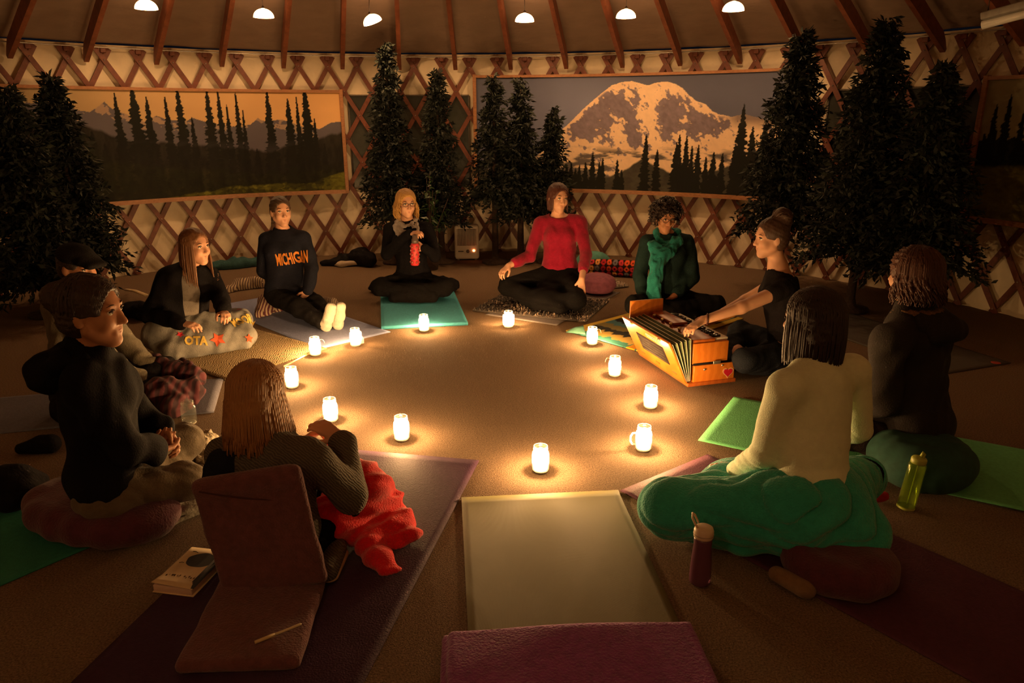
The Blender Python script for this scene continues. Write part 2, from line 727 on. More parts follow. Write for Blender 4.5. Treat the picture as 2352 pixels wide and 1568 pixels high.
ceil = obj('ceiling', v, f, ceilcloth, base=(CX, CY, 0))
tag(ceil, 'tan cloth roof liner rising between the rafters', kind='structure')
# the roof ring at the crown, out of view, that the rafters meet
me = bpy.data.meshes.new('rafter')
mb = MB()
L = RW - .9
up = nz(A3(0, SLOPE, 1))
dirv = nz(A3(0, -1, SLOPE))
rings = []
for t, hh in ((-.02, .03), (.05, .075), (.12, .105), (.5, .115), (L * 1.12, .115)):
    c = A3(0, RW - .035, HT - .075) + dirv * t
    rings.append([c + A3(sx * .022, 0, 0) + up * h for sx, h in ((-1, 0), (1, 0), (1, hh), (-1, hh))])
mb.loft(rings)
me.from_pydata(mb.v, [], mb.f)
me.materials.append(rafterwood)
for i in range(-6, 22):
    o = link('rafter', me, ceil)
    o.rotation_euler = (0, 0, -(RAF0 + 2 * DEL * i))
# seam ropes of the liner, parallel to the wall
for rr in (.85, .93):
    sr = MB().tube([wall(PH0 + DEL * i / 2, HT + .12 + SLOPE * rr, RW - rr) for i in range(-6, 72)], .004, 5)
    sr.build('liner_seam', mat('seam_cord', (.22, .14, .08), .8), ceil)


# ------------------------------------------------------------------ windows behind the lattice
nightpane = mat('night_vinyl', (.030, .034, .028), .25, var=.3, vscale=4)


def window(name, pxl, pxr, zlo, zhi, label):
    a0, a1 = wang(PW(pxl, 320)), wang(PW(pxr, 320))
    root = empty(name, wall((a0 + a1) / 2, zlo, RW + .03), label, None, kind='structure')
    n = 24
    v, f = [], []
    for r in (RW + .030, RW + .036):
        for i in range(n + 1):
            a = a0 + (a1 - a0) * i / n
            v += [wall(a, zlo, r), wall(a, zhi, r)]
    for i in range(n):
        b = 2 * i
        f.append((b, b + 1, b + 3, b + 2))
        c = b + 2 * (n + 1)
        f.append((c, c + 2, c + 3, c + 1))
    obj('pane', v, f, nightpane, root)
    fr = MB()
    for z in (zlo, zhi):
        fr.tube([wall(a0 + (a1 - a0) * i / n, z, RW + .028) for i in range(n + 1)], .010, 4)
    for a in (a0, a1):
        fr.tube([wall(a, zlo, RW + .028), wall(a, zhi, RW + .028)], .010, 4)
    fr.build('window_frame', mat('window_binding', (.12, .10, .075), .7), root)
    return root


window('window_1', 806, 1078, .78, 1.80, 'dark night window behind the laths, between the two landscape murals')
window('window_2', 1890, 2236, .78, 1.80, 'dark night window behind the laths and the dark fir trees')


# ------------------------------------------------------------------ murals
def mural(name, pxl, pxr, zlo, zhi, paint, label, nu, nv, r=RW - .045, post_l=True, post_r=True):
    a0, a1 = wang(PW(pxl, 320, r)), wang(PW(pxr, 320, r))
    root = empty(name, wall((a0 + a1) / 2, zlo, r), label, 'mural')
    U, V = np.meshgrid(np.linspace(0, 1, nu), np.linspace(0, 1, nv))
    ang = a0 + (a1 - a0) * U
    P = np.stack([CX + r * np.sin(ang), CY + r * np.cos(ang), zlo + (zhi - zlo) * V], -1).reshape(-1, 3)
    ids = np.arange(nu * nv).reshape(nv, nu)
    q = np.stack([ids[:-1, :-1], ids[1:, :-1], ids[1:, 1:], ids[:-1, 1:]], -1).reshape(-1, 4)
    # the print is given in picture coordinates of its own: where each spot of the panel lies in width (px scale) and height
    o = obj('printed_panel', P, q, vcolmat('mural_print', .75, .15), root)
    # width coordinate: metres along the wall from the left edge; height: metres above the bottom edge
    setcol(o, paint((ang.ravel() - a0) * r, V.ravel() * (zhi - zlo)))
    back = []
    n = 30
    for (z, w, nm) in ((zlo - .016, .042, 'bottom_rail'), (zhi + .012, .028, 'top_rail')):
        m = MB()
        rings = []
        for i in range(n + 1):
            a = a0 + (a1 - a0) * i / n
            rings.append([wall(a, z + dz, r + dr) for dr, dz in ((-.022, -w / 2), (-.022, w / 2), (.03, w / 2), (.03, -w / 2))])
        m.loft(rings)
        m.build(nm, railwood, root, smooth=False)
    for a, on in ((a0, post_l), (a1, post_r)):
        if on:
            M = frame((math.sin(a), math.cos(a), 0))
            MB().box(wall(a, (zlo + zhi) / 2, r), (.04, .05, zhi - zlo + .07), M, .005).build('side_post', railwood, root, smooth=False)
    return root, a0, a1, r


def px2mural(px, py, a0, zlo, r):
    p = PW(px, py, r)
    return (wang(p) - a0) * r, p[2] - zlo


def lin(*c):
    return np.array([((x / 255 + .055) / 1.055) ** 2.4 if x / 255 > .04045 else x / 255 / 12.92 for x in c])


def spire(x, h, cx, top, base, hw, seed):
    """0..1 mask of a conifer silhouette: axis cx, tip at height top, half width hw at height base"""
    t = np.clip((top - h) / max(top - base, 1e-3), 0, 1)
    jag = vnoise(h * 70 + seed * 7, np.sign(x - cx) * 3 + seed, seed)
    w = hw * (t ** .8) * (.45 + .75 * jag)
    return ((np.abs(x - cx) < w + .004) & (h < top)).astype(float)


def ridge(x, pts):
    pts = sorted(pts)
    return np.interp(x, [p[0] for p in pts], [p[1] for p in pts])


def lay(col, m, c):
    m = m[:, None]
    return col * (1 - m) + np.asarray(c) * m


def paint_left(x, h):
    r = RW - .045
    a0 = wang(PW(-150, 320, r))
    M = lambda a, b: px2mural(a, b, a0, .765, r)
    W = x.max()
    s = x / W
    sky = lin(150, 140, 110)[None] * (1 - s)[:, None] + lin(228, 180, 120)[None] * s[:, None]
    col = sky * (.95 + .1 * fbm(x * 3, h * 8, 1))[:, None]
    rd = ridge(x, [M(*p) for p in ((-150, 225), (0, 232), (130, 240), (150, 238), (175, 252), (205, 258), (225, 245), (240, 234), (256, 250), (290, 262), (330, 280), (360, 266), (385, 275), (430, 277), (442, 271), (470, 279), (545, 291), (575, 286), (592, 271), (602, 278), (650, 275), (700, 292), (735, 296), (760, 281), (800, 278))])
    rd = rd + .012 * (fbm(x * 25, x * 0, 3) - .5)
    mt = (h < rd).astype(float)
    n = fbm(x * 9 + h * 5, h * 14, 5)
    col = lay(col, mt, lin(92, 88, 96))
    snow = mt * ((n > .57) & (h > rd - .10)).astype(float)
    col = lay(col, snow * .55, lin(190, 160, 130))
    # darker wooded hills in front
    hill = ridge(x, [M(*p) for p in ((-150, 262), (130, 268), (200, 285), (300, 320), (420, 330), (520, 335), (620, 345), (700, 320), (790, 300))]) + .05 * (fbm(x * 14, x * 0 + 2, 8) - .5)
    hm = np.clip((hill - h) / .03, 0, 1)
    col = lay(col, hm, (lin(40, 38, 33)[None] * (.25 + 1.1 * fbm(x * 26, h * 9, 11))[:, None]))
    low = ridge(x, [M(*p) for p in ((-150, 330), (130, 340), (300, 370), (450, 385), (600, 395), (790, 380))]) + .06 * (fbm(x * 10, x * 0, 4) - .5)
    lm_ = np.clip((low - h) / .05, 0, 1)
    col = lay(col, lm_, (lin(44, 44, 30)[None] * (.2 + 1.3 * fbm(x * 22, h * 14, 13))[:, None]))
    gx0, gh = M(470, 440)
    gx1, gh1 = M(790, 400)
    gr = np.clip((ridge(x, [(gx0 - .5, 0), (gx0, .05), (gx0 + .3, .09), (gx0 + .7, .10), (gx1 - .35, .09), (gx1 - .2, .16), (gx1, .20)]) + .04 * (fbm(x * 9, x * 0, 21) - .5) - h) / .015, 0, 1)
    col = lay(col, gr, (lin(112, 112, 44)[None] * (.25 + 1.2 * fbm(x * 24, h * 50, 17))[:, None]))
    trees = [(262, 213, 20, 400), (300, 190, 34, 410), (335, 222, 24, 420), (378, 222, 17, 400), (405, 194, 26, 420), (440, 268, 13, 390), (473, 200, 26, 410), (499, 206, 20, 420), (520, 240, 12, 385), (540, 212, 15, 400), (557, 252, 9, 380), (612, 204, 24, 410), (660, 226, 24, 400), (680, 222, 11, 390), (698, 196, 32, 430), (722, 272, 12, 400), (745, 330, 14, 410), (590, 340, 12, 400), (150, 240, 40, 420), (90, 215, 40, 430), (210, 300, 26, 430), (240, 330, 22, 430)]
    for i, (px, py, hw, b) in enumerate(trees):
        cx, top = M(px, py)
        _, bs = M(px, b)
        fade = np.clip((h - M(px, 385)[1]) / (M(px, 320)[1] - M(px, 385)[1]), 0, 1)
        col = lay(col, spire(x, h, cx, top, bs, hw / 260, i + 3) * (.45 + .55 * fade), lin(24, 25, 20) * .8)
    bush = ((fbm(x * 5, h * 9, 31) > .60) & (h < .28)).astype(float)
    return lay(col, bush * .6, lin(30, 32, 22))


def paint_right(x, h):
    r = RW - .045
    a0 = wang(PW(1092, 320, r))
    M = lambda a, b: px2mural(a, b, a0, .765, r)
    W = x.max()
    hh = h / h.max()
    s = x / W
    glow = np.exp(-((x - M(1340, 300)[0]) ** 2 / .35 + (h - .75) ** 2 / .2))
    col = lin(112, 116, 140)[None] * (.75 + .7 * glow - .15 * hh)[:, None] * (.95 + .1 * fbm(x * 3, h * 5, 2))[:, None]
    out = [(1092, 392), (1200, 380), (1240, 352), (1262, 325), (1290, 298), (1310, 280), (1340, 250), (1365, 228), (1383, 213), (1405, 196), (1430, 188), (1452, 186), (1476, 193), (1490, 196), (1505, 190), (1532, 187), (1552, 193), (1568, 203), (1582, 218), (1600, 232), (1622, 240), (1636, 255), (1650, 262), (1680, 268), (1710, 262), (1760, 275), (1850, 290)]
    rd = ridge(x, [M(*p) for p in out])
    mt = (h < rd + .008 * (fbm(x * 30, x * 0, 5) - .5)).astype(float)
    # slanted ribs of rock and snow
    pxs = x * 1.0
    q = fbm(x * 7 + h * 6, h * 5 - x * 2.5, 41, 5)
    q2 = fbm(x * 26 + h * 18, h * 20 - x * 8, 43, 5)
    X = lambda a: M(a, 300)[0]
    Hh = lambda b: M(1450, b)[1]
    # rock bands: shaded blue-grey faces
    rock = np.zeros_like(x)

    def blob(cx, cy, rx, ry, ang, wgt):
        u, w = x - M(cx, cy)[0], h - M(cx, cy)[1]
        c, s_ = math.cos(ang), math.sin(ang)
        return wgt * np.exp(-(((u * c + w * s_) / rx) ** 2 + ((-u * s_ + w * c) / ry) ** 2))
    for b in ((1375, 250, .30, .10, .8, 1.0), (1400, 268, .26, .13, .9, 1.1), (1350, 270, .22, .08, .75, .9), (1445, 262, .10, .26, .3, 1.0), (1462, 305, .10, .24, .2, .9),
              (1530, 250, .085, .22, .1, 1.2), (1545, 280, .10, .20, -.2, 1.0), (1600, 265, .2, .11, -.55, 1.1), (1640, 290, .22, .09, -.3, .9), (1320, 300, .14, .07, .7, .8),
              (1505, 300, .10, .14, .1, .6), (1440, 330, .16, .08, .3, .5), (1590, 300, .24, .08, -.2, .8)):
        rock = rock + blob(*b)
    rk = np.clip((rock * .85 + (q - .5) * 1.7 + (q2 - .5) * 2.1 - .42) * 6, 0, 1)
    rk *= np.clip((rd - h) / .035, 0, 1)
    snowc = lin(246, 214, 176)[None] * (.86 + .22 * q2)[:, None]
    rockc = lin(128, 116, 126)[None] * (.6 + .75 * q2)[:, None]
    mcol = snowc * (1 - rk)[:, None] + rockc * rk[:, None]
    col = col * (1 - mt)[:, None] + mcol * mt[:, None]
    # right shoulder falls into shade
    sh = mt * np.clip((x - X(1648)) / .2, 0, 1) * np.clip((h - Hh(300)) / .12, 0, 1)
    col = lay(col, sh * .8, lin(82, 74, 84))
    # lower snowfields, broken by moraine
    mor = np.clip(((fbm(x * 4 + 3, h * 16, 51, 5) - .52) * 9), 0, 1) * np.clip((Hh(335) - h) / .08, 0, 1) * mt
    col = lay(col, mor, lin(104, 96, 92))
    low = ridge(x, [M(*p) for p in ((1092, 385), (1270, 388), (1300, 395), (1340, 402), (1400, 405), (1440, 385), (1475, 362), (1500, 375), (1540, 395), (1600, 398), (1660, 385), (1720, 365), (1850, 350))]) + .03 * (fbm(x * 12, x * 0, 8) - .5)
    lm_ = np.clip((low - h) / .02, 0, 1)
    col = lay(col, lm_, lin(70, 68, 60)[None] * (.35 + 1.1 * fbm(x * 9, h * 18, 15))[:, None])
    gr = np.clip((ridge(x, [(0, .05), M(1320, 432), M(1480, 436), (W, .05)]) - h) / .02, 0, 1)
    col = lay(col, gr * .7, lin(92, 90, 66)[None] * (.5 + 1.0 * fbm(x * 20, h * 40, 19))[:, None])
    trees = [(1302, 380, 10), (1312, 372, 9), (1322, 385, 8), (1331, 378, 9), (1345, 372, 10), (1362, 350, 13), (1377, 372, 8), (1385, 362, 9), (1418, 366, 9), (1428, 390, 7), (1485, 308, 15), (1510, 343, 12), (1555, 325, 14), (1562, 308, 12), (1578, 312, 14), (1590, 335, 10), (1605, 332, 13), (1622, 360, 9), (1640, 348, 12), (1660, 352, 10), (1690, 330, 14), (1710, 238, 22), (1730, 290, 20), (1760, 280, 30), (1140, 330, 30), (1200, 350, 30), (1255, 360, 20)]
    for i, (px, py, hw) in enumerate(trees):
        cx, top = M(px, py)
        col = lay(col, spire(x, h, cx, top, max(M(px, 425)[1], .03), hw / 205, i + 3), lin(26, 27, 22) * .8)
    return col


def paint_far(x, h):
    hh = h / h.max()
    col = lin(150, 142, 108)[None] * (.9 + .2 * fbm(x * 2, h * 4, 2))[:, None]
    top = .62 * h.max() + .20 * h.max() * (fbm(x * 5, x * 0, 3) - .5)
    col = lay(col, (h < top).astype(float), lin(40, 42, 30)[None] * (.4 + .9 * fbm(x * 14, h * 9, 7))[:, None])
    for i in range(26):
        col = lay(col, spire(x, h, .06 + i * .085 + .03 * math.sin(i * 5), h.max() * (.62 + .28 * abs(math.sin(i * 2.3))), h.max() * .3, .07, i), lin(20, 22, 16))
    g = np.clip((.40 * h.max() + .05 * (fbm(x * 9, x * 0, 5) - .5) - h) / .04, 0, 1)
    return lay(col, g, lin(112, 106, 48)[None] * (.35 + 1.2 * fbm(x * 20, h * 26, 9))[:, None])


mural('forest_mural', -150, 790, .765, 1.83, paint_left, 'printed landscape of dark spruces against an orange sky, with green meadow', 560, 170, post_l=False)
mural('mountain_mural', 1092, 1800, .765, 1.99, paint_right, 'printed landscape of the snowy mountain peak with dark trees below', 480, 240, post_r=False)
mural('meadow_mural', 2243, 2700, .765, 1.84, paint_far, 'dim landscape print of trees and meadow beyond the fir trees', 160, 120, post_r=False)

# ================================================================== LAMPS AND CANDLE JARS
shade_glow = mat('lamp_shade_glow', (.9, .85, .75), .6, var=0, emit=LAMP_C, estr=LAMP_E)
cordm = mat('lamp_cord', (.05, .03, .02), .6, var=0)


def hanging_lamp(px, py, inset, label, tilt=0.0, at=None, wat=1.0):
    # on the ring of lamps: find the point of this pixel at radius RW - inset
    p = PW(px, py, RW - inset) if at is None else at
    top = HT + .12 + SLOPE * inset
    root = empty('hanging_lamp', p, label, 'lamp', 'lamps hung under the rafters')
    M = np.array(Matrix.Rotation(tilt, 3, 'Y'))
    R = .094
    prof = [(R * math.sin(t), R * .82 * math.cos(t)) for t in np.linspace(math.pi / 2, .12, 12)]
    inner = [((R - .006) * math.sin(t), (R * .82 - .006) * math.cos(t)) for t in np.linspace(.12, math.pi / 2, 12)]
    MB().lathe(p - M @ A3(0, 0, R * .4), prof + inner, 28, M, caps=False).build('lamp_shade', shade_glow, root)
    MB().lathe(p - M @ A3(0, 0, R * .4), [(.012, R * .80), (.016, R * .84), (.014, R * .98), (.006, R * 1.05)], 12, M).build('socket', cordm, root)
    MB().tube([p + M @ A3(0, 0, R * .6), A3(p[0], p[1], top)], .004, 6).build('cord', cordm, root)
    MB().ball(p + M @ A3(0, 0, R * .30), .020, 8).build('bulb', shade_glow, root)
    ld = bpy.data.lights.new('bulb_light', 'POINT')
    ld.energy = LAMP_W * wat
    ld.color = LAMP_C
    ld.shadow_soft_size = .025
    lo = bpy.data.objects.new('bulb_light', ld)
    COL.objects.link(lo)
    lo.parent = root
    lo.location = [float(c) for c in M @ A3(0, 0, R * .08)]
    return root


LP = [(335, 10, 'leftmost glowing half-dome lamp under the rafters, above the forest mural', 0),
      (605, 30, 'glowing half-dome lamp above the middle of the forest mural', 0),
      (853, 43, 'tilted glowing half-dome lamp above the tallest middle fir tree', -.35),
      (1205, 40, 'glowing half-dome lamp above the left end of the mountain mural', 0),
      (1438, 31, 'glowing half-dome lamp right above the snowy mountain peak', 0),
      (1685, 14, 'rightmost glowing half-dome lamp under the rafters', 0)]
for x, y, lb, ti in LP:
    hanging_lamp(x, y, .95, lb, ti)

hanging_lamp(0, 0, .62, 'hanging half-dome lamp behind the viewer, opposite the heater', 0, at=wall(math.radians(187), HT + .24, RW - .62), wat=.55)  # added fill lamp, out of view, to brighten the nearest backs

# fluorescent tube fixture, switched off
p0, p1 = PY(2256, 58, 5.4), PY(2420, 14, 5.1)
root = empty('tube_light', (p0 + p1) / 2, 'unlit white fluorescent tube fixture under the dark ceiling', 'tube light')
M = frame(p1 - p0)
MB().box((p0 + p1) / 2 + A3(0, 0, .05), (.14, np.linalg.norm(p1 - p0), .05), M, .01).build('fixture_housing', mat('fixture_enamel', (.30, .28, .25), .5), root)
MB().tube([p0, p1], .028, 12).build('tube', mat('tube_white', (.85, .83, .78), .3, var=0), root)
MB().tube([p0, p0 + (p1 - p0) * .02], .024, 12).build('end_cap', mat('cap_metal', (.5, .48, .45), .3, metal=.8, var=0), root)
for e in (p0 + (p1 - p0) * .05, p1 - (p1 - p0) * .05):
    rr = math.hypot(e[0] - CX, e[1] - CY)
    MB().tube([e + A3(0, 0, .05), A3(e[0], e[1], HT + .07 + SLOPE * (RW - rr))], .004, 5).build('chain', cordm, root)

jarglass = glassmat('jar_glass', (.98, .98, .96), .22, .06)
jarclear = glassmat('clear_jar_glass', (.96, .98, .96), .03, .04)
wax = mat('candle_wax_glow', (.85, .75, .55), .5, var=0, emit=(1, .55, .2), estr=14)  # wax given a glow of its own in place of flame light through it
flame = mat('candle_flame', (1, .7, .3), .5, var=0, emit=(1, .62, .25), estr=120)
_nt = flame.node_tree
_tr, _em, _ad = _nt.nodes.new('ShaderNodeBsdfTransparent'), _nt.nodes.new('ShaderNodeEmission'), _nt.nodes.new('ShaderNodeAddShader')
_em.inputs[0].default_value = (1, .60, .22, 1)
_em.inputs[1].default_value = 60
_nt.links.new(_tr.outputs[0], _ad.inputs[0])
_nt.links.new(_em.outputs[0], _ad.inputs[1])
_nt.links.new(_ad.outputs[0], [n for n in _nt.nodes if n.type == 'OUTPUT_MATERIAL'][0].inputs[0])
wire = mat('jar_wire', (.7, .55, .4), .35, metal=.9, var=0)
wrapm = glassmat('frosted_wrap', (.98, .95, .88), .75, .5)
baseglass = mat('jar_base_glass', (.35, .33, .27), .15, var=0, spec=.6)


def jar(px, py, label, lit=True, sc=1.0, ang=0.0, extra=None, cat='candle jar', name='candle_jar', group='candle jars in the ring on the carpet', wat=1.0, loc=None):
    g = PZ(px, py, 0) if loc is None else loc
    g = g + A3(0, .035 if loc is None else 0, 0)
    root = empty(name, g, label, cat, group)
    R = .0395 * sc
    prof = [(R * .80, .004), (R * .97, .012), (R, .03), (R, .085), (R * .95, .097), (R * .80, .106), (R * .79, .110), (R * .84, .112), (R * .84, .118), (R * .79, .120), (R * .82, .123), (R * .82, .129)]
    inn = [(r - .0022, z + .001) for r, z in reversed(prof[1:])] + [(R * .7, .012)]
    MB().lathe(g, [(r, z * sc) for r, z in prof] + [(r, z * sc) for r, z in inn], 28, caps=False).build('glass', jarglass if lit else jarclear, root)
    MB().lathe(g, [(R * .80, .001), (R * .86, .005), (R * .84, .010), (R * .6, .012)], 24).build('jar_base', baseglass, root)
    th = [g + A3(R * .86 * math.cos(t), R * .86 * math.sin(t), (.112 + .006 * t / 12) * sc) for t in np.linspace(0, 12, 40)]
    MB().tube(th, .0012, 4).build('screw_thread', jarclear, root)
    if lit:
        MB().lathe(g, [(R * .74, .013), (R * .82, .018), (R * .82, .050), (R * .7, .052), (.004, .049)], 20).build('candle', wax, root)
        fz = .054
        MB().lathe(g, [(.0008, fz), (.0045, fz + .007), (.0052, fz + .012), (.003, fz + .022), (.0006, fz + .030)], 10).build('flame', flame, root)
        ld = bpy.data.lights.new('candle_light', 'POINT')
        ld.energy = CANDLE_W * wat
        ld.color = CANDLE_C
        ld.shadow_soft_size = .012
        lo = bpy.data.objects.new('candle_light', ld)
        COL.objects.link(lo)
        lo.parent = root
        lo.location = (0, 0, fz + .018)
    if extra == 'wire':
        hp = [g + A3(math.cos(ang) * (R * .86 + d), math.sin(ang) * (R * .86 + d), z) for d, z in ((0, .108), (.012, .112), (.024, .108), (.030, .096), (.034, .080))]
        MB().tube(hp, .0016, 5).build('wire_handle', wire, root)
        MB().tube([g + A3(R * .86 * math.cos(t), R * .86 * math.sin(t), .108) for t in np.linspace(0, 6.28, 20)], .0014, 5).build('wire_ring', wire, root)
    if extra == 'mug':
        hp = [g + A3(math.cos(ang) * (R + d), math.sin(ang) * (R + d), z) for d, z in ((-.003, .095), (.018, .094), (.028, .078), (.028, .055), (.018, .036), (-.003, .033))]
        MB().tube(hp, .005, 8).build('mug_handle', jarglass, root)
    if extra in ('wrap', 'paper'):
        m = MB()
        for k in range(9):
            a = ang + .5 * k - 2
            rr = R + .003 + .002 * (k % 2)
            m_ = [g + A3(math.cos(a) * rr, math.sin(a) * rr, .02), g + A3(math.cos(a) * rr * 1.02, math.sin(a) * rr * 1.02, .06), g + A3(math.cos(a) * (rr * .93 + .002), math.sin(a) * (rr * .93 + .002), .104)]
            if k == 0:
                prev = m_
                continue
            m.add(prev + m_, [(0, 3, 4, 1), (1, 4, 5, 2)])
            prev = m_
        if extra == 'paper':
            a = ang
            rr = R + .004
            e = [g + A3(math.cos(a) * rr, math.sin(a) * rr, z) for z in (.018, .085)]
            e2 = [g + A3(math.cos(a - .3) * (rr + .035), math.sin(a - .3) * (rr + .035), z) for z in (.03, .068)]
            m.add(e + e2, [(0, 2, 3, 1)])
        m.build('paper_wrap', wrapm, root)
    return root


jar(1242, 1090, 'brightly lit candle jar nearest the olive yoga mat', wat=1.1)
jar(921, 1016, 'lit candle jar between the dark purple mat corner and the open carpet')
jar(757, 972, 'lit candle jar just behind the raised hand of the blonde woman', wat=1.0)
jar(668, 894, 'slender lit candle jar half hidden by the blonde hair')
jar(722, 819, 'lit candle jar with a wire handle at the corner of the tan rug', extra='wire', ang=.2)
jar(815, 797, 'lit candle jar with a torn paper wrap beside the white socks', extra='paper', ang=-.2, wat=1.0)
jar(973, 763, 'lit candle jar in front of the teal yoga mat')
jar(1168, 754, 'lit candle jar in a crinkled white wrap before the shaggy rug', extra='wrap', ang=-1.5, wat=1.0)
jar(1361, 794, 'lit candle jar with a wire handle beside the striped blanket', extra='wire', ang=.3)
jar(1413, 867, 'lit candle jar with a short wire loop, left of the harmonium', extra='wire', ang=2.6)
jar(1496, 941, 'lit clear candle jar below the harmonium corner')
jar(1480, 1040, 'lit glass mug candle with a looped handle', extra='mug', ang=3.3, wat=1.1)
jar(430, 978, 'unlit glass jar half full of water beside the knitted socks', lit=False, group=None, cat='glass jar', name='glass_jar')

# ================================================================== MATS, RUGS AND BLANKETS ON THE FLOOR
def rectmat(name, A, B, length, m, label, cat='yoga mat', th=.0045, z0=.001, side=1, curl=0.0, wav=.0, group='yoga mats on the carpet', nu=24, nv=40, colf=None, width=None):
    """a mat whose one end lies from A to B on the floor and which runs 'length' to the side"""
    A, B = np.asarray(A, float)[:2], np.asarray(B, float)[:2]
    if width:
        mid = (A + B) / 2
        d = (B - A) / np.linalg.norm(B - A)
        A, B = mid - d * width / 2, mid + d * width / 2
    d = B - A
    nrm = np.array([-d[1], d[0]]) / np.linalg.norm(d) * side
    U, V = np.meshgrid(np.linspace(0, 1, nu), np.linspace(0, 1, nv))
    P = A + d * U[..., None] + nrm * (V * length)[..., None]
    w = wav * (.5 + .5 * np.sin(P[..., 0] * 11 + P[..., 1] * 7)) * (.5 + .5 * np.sin(P[..., 1] * 9 - P[..., 0] * 5))
    edge = np.exp(-V * length / .03)
    ztop = z0 + th + w + curl * edge
    zbot = z0 + w * .0 + 0 * edge
    rb = .3 * th
    T = np.concatenate([P, ztop[..., None]], -1).reshape(-1, 3)
    Bt = np.concatenate([P, np.full_like(ztop, z0)[..., None]], -1).reshape(-1, 3)
    ids = np.arange(nu * nv).reshape(nv, nu)
    q = np.stack([ids[:-1, :-1], ids[:-1, 1:], ids[1:, 1:], ids[1:, :-1]], -1).reshape(-1, 4)
    if side < 0:
        q = q[:, ::-1]
    n = nu * nv
    fs = [q, q[:, ::-1] + n]
    loop = np.concatenate([ids[0, :-1], ids[:-1, -1], ids[-1, :0:-1], ids[:0:-1, 0]])
    nx = np.roll(loop, -1)
    sd = np.stack([loop, loop + n, nx + n, nx], 1)
    if side < 0:
        sd = sd[:, ::-1]
    fs.append(sd)
    o = obj(name, np.concatenate([T, Bt]), np.concatenate(fs), m, smooth=False)
    if colf is not None:
        c = colf(U.ravel(), V.ravel() * length)
        setcol(o, np.concatenate([c, c]))
    return tag(o, label, cat, group)


def matm(name, c, **k):
    return mat(name, c, .72, var=.10, vscale=60, bump=.25, bscale=160, spec=.18, **k)


olive = wavemat('olive_mat', (.135, .12, .028), (.165, .145, .037), 190, .72, dist=.3, bump=.35)
rectmat('yoga_mat', PZ(1060, 1147), PZ(1420, 1130), 1.75, olive, 'olive green ribbed yoga mat running from the nearest candle to the front', side=-1, curl=.006)
rectmat('yoga_mat', (-.98, 3.335), PZ(1100, 1060), 1.9, matm('dark_purple_mat', (.050, .020, .048)), 'dark purple yoga mat under the floor chair', side=-1, curl=.003, z0=.0012)
rectmat('yoga_mat', PZ(1425, 1128), PZ(1625, 1045), 1.85, matm('plum_mat', (.085, .026, .050)), 'plum yoga mat under the woman in the pale green top', side=-1, z0=.0012)
rectmat('yoga_mat', PZ(1603, 1015), PZ(1685, 915), 1.85, matm('bright_green_mat', (.15, .52, .22)), 'bright green yoga mat under the person in the dark coat', side=-1, z0=.0085)
rectmat('yoga_mat', PZ(330, 1270), PZ(60, 1090), 1.6, matm('deep_green_mat', (.03, .21, .14)), 'deep green yoga mat in front of the maroon cushion', side=1, width=.66)
rectmat('yoga_mat', PZ(490, 952), PZ(515, 866), 1.85, matm('slate_mat', (.13, .13, .17)), 'pale slate yoga mat behind the woman in the black hoodie', side=1, z0=.001, width=.58)
rectmat('yoga_mat', PZ(735, 802), PZ(893, 764), 1.75, matm('blue_grey_mat', (.23, .27, .46)), 'blue grey yoga mat under the white-socked legs', side=1, width=.62)
# teal mat, folded double and therefore thick
rectmat('folded_mat', PZ(876, 757), PZ(1075, 747), 1.15, matm('teal_mat', (.06, .32, .42)), 'thick teal folded mat under the woman with the red bottle', side=1, th=.022, group=None)
rectmat('yoga_mat', PZ(1108, 722), PZ(1285, 749), 1.3, matm('grey_mat', (.17, .15, .15)), 'dull grey yoga mat peeking out under the shaggy rug', side=1, width=.66)
rectmat('yoga_mat', PZ(2312, 836), PZ(2180, 858), 1.5, matm('charcoal_mat', (.085, .075, .065)), 'charcoal yoga mat with a small red mark, by the wall lattice', side=-1, width=.60)
MB().lathe(PZ(2287, 835) + A3(0, 0, .0072), [(.028, 0), (.030, .0006), (.026, .0012)], 16).build('logo_mark', mat('red_logo', (.5, .06, .04), .5, var=0), bpy.data.objects['yoga_mat.008'])

# tan woven rug with a pale strip along its edge
tanw = wavemat('tan_weave', (.27, .19, .085), (.38, .28, .14), 26, .9, dist=9, bump=.8)
tr = rectmat('woven_rug', PZ(720, 812), PZ(560, 862), .95, tanw, 'tan woven rug with a pale bound edge beside the patched blanket', 'rug', th=.008, side=-1, group=None, width=.80)
a, b = PZ(652, 841, .006), PZ(704, 815, .006)
MB().tube([a, b], .006, 6).build('edge_strip', mat('pale_strip', (.75, .65, .45), .7), tr)


